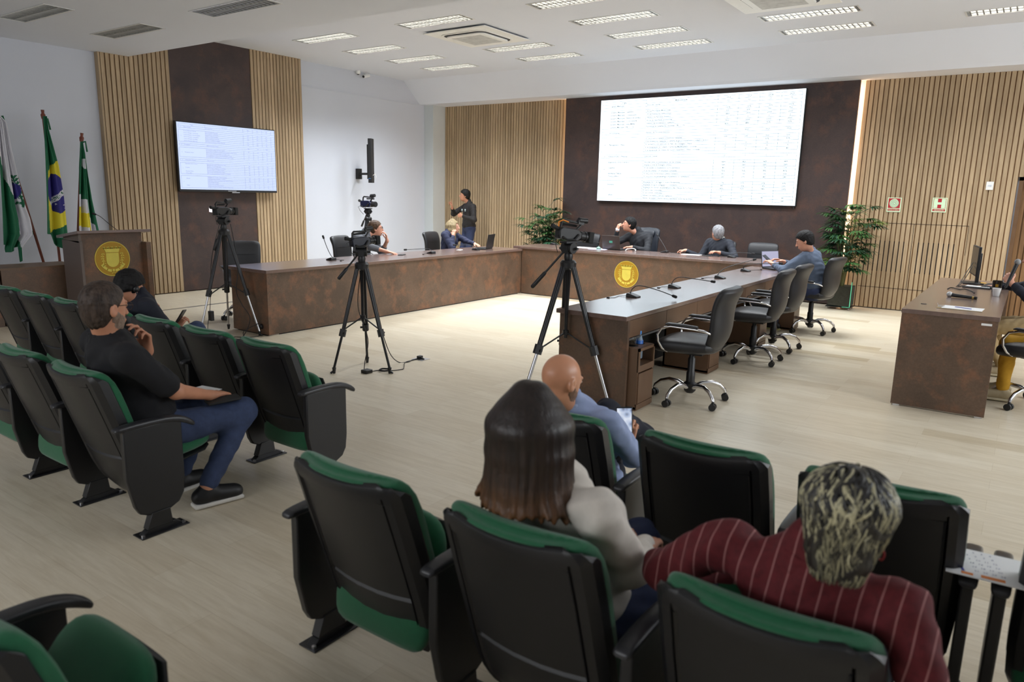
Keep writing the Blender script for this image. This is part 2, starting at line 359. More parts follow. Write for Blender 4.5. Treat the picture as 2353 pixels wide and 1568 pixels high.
# air conditioning cassettes
def cassette():
    t=empty('air_conditioner'); w=M_['white']
    mb=MB().prism([(-.55,-.55),(.55,-.55),(.55,.55),(-.55,.55)],-.012,.0,'z'); mb.build('cover_plate',w,t,bevel=.004)
    def rr(a,r,n=6):
        pts=[]
        for q,(sx,sy) in enumerate(((1,1),(-1,1),(-1,-1),(1,-1))):
            for i in range(n+1):
                th=(q+i/n)*pi/2; pts.append((sx*(a-r)+r*cos(th),sy*(a-r)+r*sin(th)))
        return pts
    MB().prism(rr(.40,.12),-.022,-.012).build('panel',w,t,bevel=.004)
    MB().prism(rr(.375,.12),-.0235,-.0215).build('air_slot',mat('slot_black',srgb(40,40,42),.6),t)
    MB().prism(rr(.345,.11),-.048,-.022).build('intake_panel',w,t,bevel=.01)
    g=MB()
    for i in range(26): g.box((-.26,-.26+i*.0208,-.051),(.26,-.26+i*.0208+.010,-.047))
    g.build('grille',mat('grille_grey',srgb(206,206,204),.6),t)
    return t
ca=cassette(); place(ca,(-6.89,8.80,ZH-.021)); tag(ca,'white square ceiling air conditioner seen whole, above the chamber floor','air conditioner','ceiling air conditioners')
cb=copy_tree(ca); place(cb,(-2.63,8.78,ZH-.021)); tag(cb,'white square ceiling air conditioner cut off by the top edge of the photo')
# two small cctv cameras on the side wall
def cctv(dome):
    t=empty('security_camera'); w=M_['white']
    if dome:
        MB().lathe([(.045,0),(.05,-.02),(.042,-.045),(.03,-.06)],16).build('housing',w,t,smooth=40); MB().ell((0,0,-.05),(.03,.03,.028)).build('lens_dome',M_['black'],t,smooth=60)
    else:
        MB().box((-.02,-.02,-.03),(.02,.02,0)).build('bracket',w,t); MB().tube([(0,.06,-.03),(0.02,-.10,-.075)],.03,12).build('housing',w,t,smooth=40); MB().tube([(0.02,-.10,-.075),(.0225,-.106,-.077)],.024,12).build('lens',M_['black'],t)
    return t
o=cctv(True); place(o,(-10.88,10.22,3.88)); tag(o,'white dome security camera up where the side wall meets the ceiling','security camera')
o=cctv(False); place(o,(-10.86,10.42,3.86)); tag(o,'white bullet security camera beside the dome one under the ceiling','security camera')
# ================================================================ desks
def thing_box_desk(): pass
# long desk on the television side
t=empty('long_desk',(-7.24,7.5,0)); tag(t,'long brown desk with a rust-mottled front facing the floor, along the television side','desk')
def part(name,mb,m,t,**k):
    o=mb.build(name,m,None,**k); o.parent=t; o.matrix_parent_inverse=Matrix.Translation(-Vector(t.location)) if t.rotation_euler.z==0 else t.matrix_world.inverted(); return o
part('desktop',MB().box((-7.66,5.03,.715),(-6.88,10.075,.75)),M_['desk_top'],t,bevel=.002)
part('front_panel',MB().box((-6.93,5.09,.012),(-6.907,10.083,.715)),M_['rust'],t,bevel=.001)
part('end_panel',MB().box((-7.57,5.05,.012),(-6.903,5.09,.715)),M_['rust'],t,bevel=.001)
part('end_panel',MB().box((-7.57,9.98,.012),(-6.93,10.02,.715)),M_['desk_wood'],t)
part('support_leg',MB().box((-7.50,7.5,.012),(-7.0,7.54,.715)),M_['desk_wood'],t)
part('levelling_feet',MB().box((-6.925,5.2,0),(-6.91,10.0,.012)).box((-7.5,5.06,0),(-6.95,5.08,.012)),M_['blackm'],t)
# presidency desk
t=empty('presidency_desk',(-5,10.5,0)); tag(t,'brown central desk with the round gold crest, below the big screen','desk')
part('desktop',MB().prism([(-7.06,10.055),(-2.95,10.055),(-2.82,10.18),(-3.02,10.86),(-7.06,10.86)],.755,.79),M_['desk_top'],t,bevel=.002)
part('front_panel',MB().box((-6.90,10.085,.012),(-3.05,10.11,.755)),M_['rust'],t)
part('end_panel',MB().box((-7.0,10.11,.012),(-6.96,10.8,.755)),M_['rust'],t)
part('end_panel',MB().box((-3.10,10.11,.012),(-3.06,10.8,.755)),M_['desk_wood'],t)
part('levelling_feet',MB().box((-6.9,10.09,0),(-3.1,10.10,.012)),M_['blackm'],t)
# crest disc
def crest(mb0,mb1,rad,M):
    """disc plus raised crest: mural crown, shield, two branches, ribbon. local plane XY, +Z out"""
    n=64
    mb0.prism([(rad*cos(2*pi*i/n),rad*sin(2*pi*i/n)) for i in range(n)],0,.006,'z',0,M)
    r0,r1=rad*.965,rad*1.0
    ring=[]
    for i in range(n):
        a,b=2*pi*i/n,2*pi*(i+1)/n
        mb1.add([(r0*cos(a),r0*sin(a),.0065),(r1*cos(a),r1*sin(a),.0065),(r1*cos(b),r1*sin(b),.0065),(r0*cos(b),r0*sin(b),.0065)],[(0,1,2,3)],0,M)
    k=rad
    sh=[(-.36,.34)]+[(-.36,-.10)]+[(-.36+.36*(1-cos(a)),-.10-.38*sin(a)) for a in [i*pi/2/8 for i in range(1,9)]]
    sh+=[(-x,y) for x,y in sh[::-1][1:]]
    mb1.prism([(x*k,y*k) for x,y in sh],.006,.010,'z',0,M)
    # crown: flared wall with merlons
    mb1.prism([(x*k,y*k) for x,y in[(-.36,.37),(.36,.37),(.44,.58),(-.44,.58)]],.006,.010,'z',0,M)
    for i in range(5):
        c=-.42+i*.21
        for dx in(-.06,.02): mb1.prism([((c+dx)*k,.58*k),((c+dx+.045)*k,.58*k),((c*1.1+dx+.05)*k,.70*k),((c*1.1+dx)*k,.70*k)],.006,.010,'z',0,M)
        mb1.prism([((c-.06)*k,.58*k),((c+.065)*k,.58*k),((c*1.08+.07)*k,.65*k),((c*1.08-.06)*k,.65*k)],.006,.010,'z',0,M)
    # branches
    for s in(-1,1):
        for i in range(6):
            y=.30-i*.135; x=s*(.53+.05*sin(i*1.1))
            for q in(-1,1):
                a=pi/2+q*.9; cx,cy=x+q*.055,y
                mb1.prism([((cx+.055*cos(t_)*cos(a)-.022*sin(t_)*sin(a))*k,(cy+.055*cos(t_)*sin(a)+.022*sin(t_)*cos(a))*k) for t_ in [j*pi/4 for j in range(8)]],.006,.010,'z',0,M)
        mb1.prism([((s*.50)*k,-.50*k),((s*.535)*k,-.50*k),((s*.56)*k,.32*k),((s*.545)*k,.32*k)][::s],.006,.009,'z',0,M)
    # ribbon: curved band below
    def band(a0,a1,ri,ro):
        m_=10
        for i in range(m_):
            a=a0+(a1-a0)*i/m_; b=a0+(a1-a0)*(i+1)/m_
            mb1.prism([(ri*k*cos(a),ri*k*sin(a)+.06*k),(ro*k*cos(a),ro*k*sin(a)+.06*k),(ro*k*cos(b),ro*k*sin(b)+.06*k),(ri*k*cos(b),ri*k*sin(b)+.06*k)],.006,.010,'z',0,M)
    band(R(210),R(240),.66,.80); band(R(244),R(262),.68,.82); band(R(278),R(296),.68,.82); band(R(300),R(330),.66,.80)
    mb1.prism([(.07*k*cos(2*pi*i/12),(-.66+.07*sin(2*pi*i/12))*k) for i in range(12)],.006,.011,'z',0,M)
    for s in(-1,1): mb1.prism([(0,-.78*k),(s*.10*k,-.86*k),(s*.12*k,-.84*k),(s*.02*k,-.76*k)][::s],.006,.010,'z',0,M)
Mx=Matrix.Translation((-4.955,10.085,.478))@Matrix.Rotation(pi/2,4,'X')
a,b=MB(),MB(); crest(a,b,.203,Mx); part('crest_disc',a,M_['gold'],t); part('crest_relief',b,M_['goldl'],t,).data
# right hand long desk (seats of the councillors), open side with drawers toward the door
t=empty('side_desk',(-2.75,7.6,0)); tag(t,'long brown desk with open drawer side where the swivel chairs stand','desk')
part('desktop',MB().box((-3.05,4.97,.715),(-2.42,10.05,.75)),M_['desk_top'],t,bevel=.002)
part('end_panel',MB().box((-3.03,5.0,.012),(-2.42,5.035,.716)),M_['rust'],t)
part('end_panel',MB().box((-3.03,9.98,.012),(-2.44,10.02,.716)),M_['desk_wood'],t)
part('front_panel',MB().box((-3.03,5.035,.012),(-3.0,9.98,.716)),M_['rust'],t)
for i in range(7):
    y0=5.04+i*.70; d=part('drawer',MB().box((-2.86,y0+.003,.575),(-2.425,y0+.697,.712)),M_['desk_wood'],t,bevel=.002)
    part('drawer_rail',MB().box((-2.435,y0,.556),(-2.42,y0+.70,.572)),M_['alu'],d) if False else None
part('drawer_rail',MB().box((-2.44,5.04,.556),(-2.421,9.95,.571)),M_['alu'],t)
part('inner_shelf',MB().box((-2.99,5.04,.53),(-2.6,9.97,.55)),M_['blackm'],t)
part('modesty_panel',MB().box((-2.999,5.04,.012),(-2.985,9.97,.53)),M_['blackm'],t)
# pedestals under the side desk
def pedestal(y0,label,open_top=True):
    t=empty('desk_pedestal',(-2.56,y0+.14,0)); tag(t,label,'cabinet','small cabinets under the side desk')
    x0,x1=-2.80,-2.335; y1=y0+.285; h=.50
    mb=MB().box((x0,y0,.012),(x1-.006,y0+.018,h-.02)).box((x0,y1-.018,.012),(x1-.006,y1,h-.02)).box((x0,y0,.012),(x0+.018,y1,h-.02))
    mb.box((x0,y0,.0),(x1-.01,y1,.03)); mb.box((x0,y0+.018,.345),(x1-.012,y1-.018,.362))
    part('carcass',mb,M_['desk_wood'],t)
    # top with two round wells
    tp=MB().box((x0,y0,h-.02),(x1-.006,y1,h)); part('top',tp,M_['desk_wood'],t)
    wl=MB()
    for cx,cy in((x1-.10,y0+.09),(x1-.10,y0+.205)): wl.lathe([(.045,h),(.045,h+.0008),(.001,h+.0009)],20,0,Matrix.Translation((cx,cy,0)))
    part('cup_holder',wl,M_['blackm'],t)
    part('door',MB().box((x1-.012,y0+.012,.06),(x1+.004,y1-.012,.30)),M_['desk_wood'],t,bevel=.002)
    part('rail',MB().box((x1-.012,y0,.012),(x1+.002,y1,.055)),M_['desk_wood'],t)
    part('face_frame',MB().box((x1-.012,y0,.312),(x1+.002,y1,.362)).box((x1-.012,y0,.362),(x1+.002,y0+.022,h)).box((x1-.012,y1-.022,.362),(x1+.002,y1,h)).box((x1-.012,y0,h-.022),(x1+.002,y1,h)),M_['desk_wood'],t)
    return t
pedestal(5.045,'narrow brown cabinet with a blue-capped bottle on it, at the desk end')
pedestal(6.60,'low brown cabinet beneath the side desk, just past the front swivel chair')
pedestal(8.15,'low brown cabinet beneath the side desk, between the two middle swivel chairs')
pedestal(9.60,'low brown cabinet at the far end of the side desk, by the laptop user')
# desk by the door side
t=empty('door_side_desk',(-.44,8.2,0)); tag(t,'separate brown desk by the slatted wall with monitor, cup and microphone on it','desk')
part('desktop',MB().box((-.770,6.60,.773),(-.10,9.72,.808)),M_['desk_top'],t,bevel=.002)
part('end_panel',MB().box((-.766,6.605,.012),(-.106,6.64,.775)),M_['rust'],t)
part('end_panel',MB().box((-.766,9.68,.012),(-.106,9.71,.775)),M_['rust'],t)
part('front_panel',MB().box((-.766,6.64,.012),(-.735,9.68,.775)),M_['rust'],t)
part('pedestal',MB().box((-.55,8.55,.012),(-.14,9.0,.6)),M_['desk_wood'],t)
part('asset_tag',MB().box((-.215,6.6035,.735),(-.145,6.6055,.752)),M_['paper'],t)
part('levelling_feet',MB().box((-.75,6.61,0),(-.70,6.63,.012)).box((-.17,6.61,0),(-.12,6.63,.012)).box((-.72,9.0,0),(-.70,9.1,.012)),M_['alu'],t)
# ---------------------------------------------------------------- lectern (faces +X)
t=empty('lectern',(-9.3,4.45,0)); tag(t,'tall brown lectern carrying a round gold crest, in front of the flags','lectern')
XF=-9.10
part('front_panel',MB().prism([(4.12,.0),(4.84,.0),(4.84,1.09),(4.12,1.09)],XF-.03,XF,'x'),M_['rust'],t)
part('side_panel',MB().box((-9.52,4.09,0),(XF+.02,4.12,.99)),mat('lit_side_laminate',srgb(104,92,86),.5,var=.06,scale=4),t)  # near side: grey of the lit face put into the panel colour
part('side_panel',MB().box((-9.52,4.84,0),(XF+.10,4.90,.955)),M_['rust'],t)
part('shelf',MB().box((-9.50,4.12,.70),(XF-.03,4.84,.73)),M_['desk_wood'],t)
part('brace_block',MB().prism([(-9.48,1.0),(XF,.97),(XF,1.09),(-9.48,1.015)],4.09,4.12,'y'),mat('lit_side_block',srgb(110,98,90),.5,var=.06,scale=4),t)  # brace has the lit grey of the near side painted in
part('top',MB().prism([(-9.52,1.01),(XF+.12,1.085),(XF+.12,1.118),(-9.52,1.043)],4.03,4.90,'y'),M_['desk_top'],t,bevel=.003)
Mx=Matrix.Translation((XF,4.46,.765))@Matrix.Rotation(pi/2,4,'Z')@Matrix.Rotation(pi/2,4,'X')
a,b=MB(),MB(); crest(a,b,.21,Mx); part('crest_disc',a,M_['gold'],t); part('crest_relief',b,M_['goldl'],t)
# low flag stand partition behind the lectern
t=empty('low_partition',(-9.7,3.2,0)); tag(t,'low brown boxed partition at the foot of the three flags','partition')
part('front_panel',MB().box((-9.64,2.0,0),(-9.60,3.42,.64)).box((-9.66,3.44,0),(-9.60,4.3,.655)),M_['rust'],t)
part('top',MB().box((-10.1,2.0,.655),(-9.60,4.3,.675)),M_['desk_wood'],t)
part('end_panel',MB().box((-10.08,4.26,0),(-9.66,4.3,.655)),M_['desk_wood'],t)
part('back_panel',MB().box((-10.08,2.0,0),(-10.05,4.26,.655)),M_['desk_wood'],t)
# ================================================================ screens
COLU=[.0,.245,.615,.715,.812,.910,1.0]
MET=['Órgão','Meta estimada','2026','2027','2028','2029']
G=[('h',[],[('','',)]),]
ROWS=[
 (0.00,0.062,[('1','Câmara Municipal')],[('Execução mensal','12','12','12','12')],True),
 (0.092,.275,['Governo Municipal - Gabinete','Governo Municipal - Comunicação','Governo Municipal - Assessoria Jurídica','Governo Municipal - Controladoria','Governo Municipal - Junta Militar','Governo Municipal - PROCON'],
  [('Ações Prioritárias Monitoradas','100%','100%','100%','100%'),('Nº de Publicações Institucionais','500','600','700','750'),('Número de Pareceres Emitidos','1800','2000','2300','2500'),('Ações de capacitação promovidas','2','2','2','2'),('Número de atendimentos realizados','2900','3000','3100','3300'),('Percentual de reclamações resolvidas - PROCON','85%','88%','90%','95%')],'2'),
 (.305,.334,['Procuradoria'],[('Número de Pareceres Emitidos','3025','3025','3025','3025')],'3'),
 (.364,.512,['Planejamento Urbano'],[('Nº de projetos e análises urbanísticas realizadas','500','500','500','500'),('% de atualizações realizadas no sistema de geoprocessamento e cadastro técnico','','','50%','50%'),('Nº de bairros com execução do Plano de Drenagem Urbana','10','10','12','15'),('% de implantação do Cadastro Territorial Multifinalitário concluída','15','15','15','15'),('% de implantação do Sistema de Geoprocessamento Urbano concluída','10','15','35','40')],'4'),
 (.542,.572,['Administração e Finanças'],[('Execução mensal','12','12','12','12')],'5'),
 (.602,.775,['Engenharia, obras e serviços','','Depatran','','Iluminação Pública','Transp. público'],[('Executar obras de pavimentação de vias urbanas','6km','6km','6km','6km'),('Ampliar a rede de drenagem urbana','2km','2km','2km','2km'),('Nº de semáforos implantados ou modernizados','80','90','100','100'),('% de vias urbanas com sinalização adequada','75%','76%','78%','80%'),('Nº de pontos de iluminação pública instalados','350','100','100','100'),('Nº de pontos de parada/abrigos implantados ou revitalizados','265','270','280','280')],'6'),
 (.805,.995,['','Educação','','','','Cultura',''],[('Ampliação do nº de vagas no ensino fundamental','17%','20%','25%','30%'),('Ampliação do apoio pedagógico - contraturno','8%','15%','18%','20%'),('Ampliação do número de atendimentos das crianças de 0 a 3 anos','85%','92%','98%','100%'),('Nº de Escolas construídas','1','','',''),('Nº de creches construídas','1','2','1',''),('Número de eventos culturais realizados','30','35','40','40'),('Número de ensaios, masterclasses e atividades na Escola de Artes','100','120','150','180')],'7')]
def table(mb_l,mb_t,w,h,M,big=1.0,bold=.0,lw=.0026):
    """ruled table w x h (local XY, origin at lower left), lines into mb_l, letters into mb_t"""
    mx,my=.012*w,.02*h; W_,H_=w-2*mx,h-2*my
    X=lambda u:mx+u*W_; Y=lambda v:h-my-v*H_
    lt=lw*h
    def hl(v,u0=0,u1=1): mb_l.add([(X(u0),Y(v)-lt/2,0),(X(u1),Y(v)-lt/2,0),(X(u1),Y(v)+lt/2,0),(X(u0),Y(v)+lt/2,0)],[(0,1,2,3)],0,M)
    def vl(u,v0,v1): mb_l.add([(X(u)-lt/2,Y(v1),0),(X(u)+lt/2,Y(v1),0),(X(u)+lt/2,Y(v0),0),(X(u)-lt/2,Y(v0),0)],[(0,1,2,3)],0,M)
    it=[]; fs=.017*h*big
    for gi,(v0,v1,left,rows,num) in enumerate(ROWS):
        hl(v0); hl(v1); vl(0,v0,v1); vl(1,v0,v1)
        if gi==0:
            vm=(v0+v1)/2; hl(vm)
            for u in COLU[1:-1]: vl(u,v0,v1)
            for i,s_ in enumerate(MET): it.append((s_,X((COLU[i]+COLU[i+1])/2),Y((v0+vm)/2)-fs*.35,fs,'CENTER'))
            n=1; lefts=[('1',.02),('Câmara Municipal',.045)]; va=vm; num='1'; left=['Câmara Municipal']
        else: va=v0
        n=len(rows); dv=(v1-va)/n
        single=n==1
        if not single:
            vl(COLU[1],v0,v1)
            for u in COLU[2:-1]: vl(u,v0,v1)
            for i in range(1,n): hl(va+i*dv,COLU[1],1)
        it.append((num,X(.022),Y((va+v1)/2)-fs*.35,fs,'CENTER'))
        m=len(left); dl=(v1-va)/max(m,1)
        for i,s_ in enumerate(left):
            if s_: it.append((s_,X(.045),Y(va+(i+.5)*dl)-fs*.35,fs,'LEFT'))
        for i,r in enumerate(rows):
            it.append((r[0],X(COLU[1]+.006),Y(va+(i+.5)*dv)-fs*.35,fs*.95,'LEFT'))
            for j,s_ in enumerate(r[1:]):
                if s_: it.append((s_,X((COLU[2+j]+COLU[3+j])/2),Y(va+(i+.5)*dv)-fs*.35,fs,'CENTER'))
    text_bm(mb_t,it,0,M,bold)
# big LED wall
t=empty('led_screen',(-5.06,12.35,2.47)); tag(t,'huge bright screen with a table on it, on the dark panel of the back wall','screen')
x0,x1,z0,z1=-6.788,-3.168,1.555,3.364
part('cabinet',MB().box((x0-.004,12.412,z0-.012),(x1+.012,PY,z1+.004)),M_['blackm'],t)
sc=part('display',MB().box((x0,12.40,z0),(x1,12.412,z1)),emis('led_white',(.80,.92,1,1),SCREEN),t)
Mt=Matrix(((1,0,0,x0),(0,0,-1,12.3985),(0,1,0,z0),(0,0,0,1)))
a,b=MB(),MB(); table(a,b,x1-x0,z1-z0,Mt,1.22,.030,.0030)
part('table_lines',a,emis('led_rule',(.05,.2,.3,1),.3),t); part('table_text',b,emis('led_text',(.02,.15,.2,1),.2),t)
part('cable_stub',MB().tube([(x1-.02,12.43,z0-.01),(x1-.02,12.43,z0-.05)],.012,8),M_['black'],t)
# television on the slatted wall (turned slightly, on a wall arm)
t=empty('television',(-10.78,7.33,2.1)); tag(t,'large television showing the same table, on the panel left of the white wall','television')
C0,C1=(6.36,8.15); zb0,zb1=1.57,2.62; xf=-10.74
part('casing',MB().box((xf-.045,C0,zb0),(xf,C1,zb1)),M_['black'],t,bevel=.004)
part('display',MB().box((xf,C0+.02,zb0+.035),(xf+.002,C1-.012,zb1-.015)),emis('tv_white',(.60,.70,1,1),TVS),t)
Mt=Matrix(((0,0,1,xf+.0032),(1,0,0,C0+.02),(0,1,0,zb0+.035),(0,0,0,1)))
a,b=MB(),MB(); table(a,b,1.87,1.0,Mt)
def clip(mb,ymax):
    mb.v=[(x,min(y,ymax),z) for x,y,z in mb.v]
clip(a,C1-.014); clip(b,C1-.014)
part('table_lines',a,emis('tv_rule',(.10,.13,.3,1),.5),t); part('table_text',b,emis('tv_text',(.08,.1,.22,1),.5),t)
part('wall_bracket',MB().box((XW-.011,7.1,1.9),(xf-.046,7.5,2.3)),M_['blackm'],t)
part('badge',MB().box((xf-.01,7.27,zb0-.012),(xf+.003,7.41,zb0+.002)).box((xf-.01,7.20,zb0+.012),(xf+.002,7.35,zb0+.022)),M_['alu'],t)
# second television, seen edge on
t=empty('television',(-10.55,10.2,2.2)); tag(t,'black television seen edge-on, swung out from the white wall on a bracket','television')
Mx=T((-10.38,10.02,0),R(31))   # thin across
mb=MB().box((-.085,-.02,1.80),(.085,1.0-.2,2.61),0); 
Mx=T((-10.42,10.10,0),R(-48))
part('casing',MB().box((-.035,-.0,1.79),(.035,.16,2.61),0,T((-10.40,10.02,0),R(28))),M_['black'],t,bevel=.006)
part('rear_housing',MB().box((-.06,.02,1.86),(-.03,.14,2.5),0,T((-10.40,10.02,0),R(28))),M_['blackm'],t)
part('edge_reflection',MB().box((-.03,-.0035,1.865),(.02,-.0005,1.872),0,T((-10.40,10.02,0),R(28))),mat('painted_blue_reflection',srgb(60,120,180),.4),t)  # blue reflection on the lower edge, painted as a thin strip
part('wall_bracket',MB().box((XL,10.17,1.86),(-10.88,10.27,2.06)).tube([(-10.9,10.22,1.96),(-10.62,10.16,1.96),(-10.42,10.10,1.98)],.022,8),M_['blackm'],t)
part('cable',MB().tube([(-10.40,10.10,1.93),(-10.36,10.12,1.96),(-10.34,10.13,1.90),(-10.37,10.12,1.86)],.006,6),M_['white'],t)
# wall plates and signs on the slatted wall
YS=YB-.034
def plate(x,z,w,h,lab):
    t=empty('wall_plate',(x,YS,z)); tag(t,lab,'wall plate')
    part('plate',MB().box((x-w/2,YS-.012,z-h/2),(x+w/2,YS+.003,z+h/2)),M_['white'],t,bevel=.003)
    part('socket_cover',MB().box((x-w*.25,YS-.015,z-.012),(x+w*.25,YS-.012,z+.012)),mat('switch_grey',srgb(190,195,205),.5),t)
plate(-.56,1.905,.088,.115,'small white wall plate high up beside the door')
plate(-.563,.838,.088,.11,'small white wall plate low down, right behind the desk monitor')
def sign(name,x0,x1,z0,z1,lab,kind):
    t=empty(name,((x0+x1)/2,YS,(z0+z1)/2)); tag(t,lab,'sign')
    w=x1-x0;h=z1-z0; red=mat('sign_red',srgb(170,30,42),.5,var=.02); lum=mat('sign_pale_green',srgb(205,232,196),.5,var=.02)
    part('board',MB().box((x0,YS-.004,z0),(x1,YS,z1)),lum,t)
    Mp=Matrix(((1,0,0,x0),(0,0,-1,YS-.0045),(0,1,0,z0),(0,0,0,1)))
    rc=lambda mb,a,b,c,d,m=0:mb.add([(a*w,b*h,0),(c*w,b*h,0),(c*w,d*h,0),(a*w,d*h,0)],[(0,1,2,3)],m,Mp)
    mb=MB()
    if kind=='hose':
        rc(mb,.07,.27,.93,.95); rc(mb,.07,.07,.93,.22); part('red_field',mb,red,t)
        Mp2=Mp@Matrix.Translation((0,0,.0006)); sp=MB(); n=90
        sp.prism([(w*.5+w*.34*cos(2*pi*i/24),h*.61+w*.34*sin(2*pi*i/24)) for i in range(24)],0,.0003,'z',0,Mp2); part('hose_disc',sp,lum,t)
        sp=MB(); Mp3=Mp@Matrix.Translation((0,0,.0014))
        for i in range(n):
            a=i*.22; r=w*.02+w*.30*i/n; b=(i+1)*.22; r2=w*.02+w*.30*(i+1)/n; tk=w*.028
            c=(w*.5,h*.61)
            sp.add([(c[0]+r*cos(a),c[1]+r*sin(a),0),(c[0]+(r+tk)*cos(a),c[1]+(r+tk)*sin(a),0),(c[0]+(r2+tk)*cos(b),c[1]+(r2+tk)*sin(b),0),(c[0]+r2*cos(b),c[1]+r2*sin(b),0)],[(0,1,2,3)],0,Mp3)
        part('hose_coil',sp,mat('sign_dark',srgb(90,90,80),.6),t)
        tx=MB(); text_bm(tx,[('MANGUEIRA',w*.5,h*.10,w*.135,'CENTER')],0,Mp3); part('lettering',tx,lum,t)
    else:
        rc(mb,.07,.27,.93,.95); rc(mb,.07,.07,.93,.22); part('red_field',mb,red,t)
        Mp3=Mp@Matrix.Translation((0,0,.0008)); q=MB()
        f=lambda a,b,c,d:q.add([(a*w,b*h,0),(c*w,b*h,0),(c*w,d*h,0),(a*w,d*h,0)],[(0,1,2,3)],0,Mp3)
        f(.10,.29,.37,.93); f(.63,.29,.90,.93); f(.37,.53,.63,.69)
        part('letter_h',q,lum,t); tx=MB(); text_bm(tx,[('HIDRANTE',w*.5,h*.10,w*.14,'CENTER')],0,Mp3); part('lettering',tx,lum,t)
sign('hose_sign',-1.845,-1.655,1.50,1.715,'small red sign with a coiled hose, on the slatted wall near the palm','hose')
sign('hydrant_sign',-1.245,-1.055,1.515,1.725,'small red and pale green sign with a large letter H on the slatted wall','H')
# ================================================================ auditorium chairs
def loft(mb, secs, n=20, m=0, M=None, e=2.6):
    """secs: (centre, halfwidth vec, halfthick vec, curve vec) superellipse rings"""
    vs=[]
    for c,a,b,cv in secs:
        c=Vector(c);a=Vector(a);b=Vector(b);cv=Vector(cv)
        for j in range(n):
            t=2*pi*j/n; x=abs(cos(t))**(2/e)*(1 if cos(t)>=0 else -1); y=abs(sin(t))**(2/e)*(1 if sin(t)>=0 else -1)
            vs.append(c+a*x+b*y+cv*x*x)
    k=len(secs); fs=[(i*n+j,i*n+(j+1)%n,(i+1)*n+(j+1)%n,(i+1)*n+j) for i in range(k-1) for j in range(n)]
    fs+=[tuple(range(n))[::-1],tuple((k-1)*n+j for j in range(n))]
    return mb.add(vs,fs,m,M)
def interp(tab,t):
    for i in range(len(tab)-1):
        a,b=tab[i],tab[i+1]
        if t<=b[0]:
            f=(t-a[0])/(b[0]-a[0]); return [a[k]+(b[k]-a[k])*f for k in range(1,len(a))]
    return list(tab[-1][1:])
BACKC=[(0,-.262,.800),(.12,-.238,.722),(.35,-.190,.575),(.6,-.138,.415),(.8,-.090,.262),(.92,-.050,.170),(1,-.005,.118)]   # v, y, z of the shell
BACKW=[(0,.205),(.02,.219),(.06,.232),(.3,.236),(.7,.236),(.9,.225),(1,.205)]
def shell_mesh():
    us=[-1.34,-1.30,-1.12,-1.04,-.99,-.93,-.83,-.815,-.80,-.77,-.5,-.2,.2,.5,.77,.80,.815,.83,.93,.99,1.04,1.12,1.30,1.34]
    vs_=[0,.012,.03,.06,.085,.095,.105,.13,.2,.3,.4,.5,.6,.66,.672,.684,.72,.8,.88,.94,.97,.985,1]
    mb=MB(); V_=[]
    for j,v in enumerate(vs_):
        y,z=interp(BACKC,v); (w,)=interp(BACKW,v); y2,z2=interp(BACKC,min(v+.02,1)); y1,z1=interp(BACKC,max(v-.02,0))
        t=Vector((0,y2-y1,z2-z1)).normalized(); nrm=Vector((0,-t.z,t.y))   # toward the front
        if nrm.y<0: nrm=-nrm
        for u in us:
            au=abs(u); x=min(au,1)*w*(1 if u>0 else -1); d=.035*min(au,1)**2
            if au>.9: d+=.016*((min(au,1.0)-.9)/.1)**2
            if au>1: x+=(.006)*(1 if u>0 else -1); d+=(au-1)*.13*min(1,.10+max(0,v-.01)/.10)
            inner=au<.80 and .095<v<1.1
            if abs(au-.815)<.006 and v>.08 : d+=.015
            elif .09<v<.1 and au<.82: d+=.013
            elif au<.80 and v>.1:
                d+=.007
                if .67<v<.675: d+=.009
            sag=-.012*(1-min(au,1)**2)*(1-v) if v<.1 else 0
            if v<.008: d+=.018*(1-max(0,min(1,(au-.8)/.15)))
            elif v<.02: d+=.005*(1-max(0,min(1,(au-.8)/.15)))
            if au>.80 and v<.07: sag-=.016*(min(1,(au-.80)/.2))**2*(1-v/.07)
            p=Vector((x,y,z+sag))+nrm*d; V_.append(p)
    nu=len(us)
    mb.add(V_,[(j*nu+i,j*nu+i+1,(j+1)*nu+i+1,(j+1)*nu+i) for j in range(len(vs_)-1) for i in range(nu-1)])
    return mb
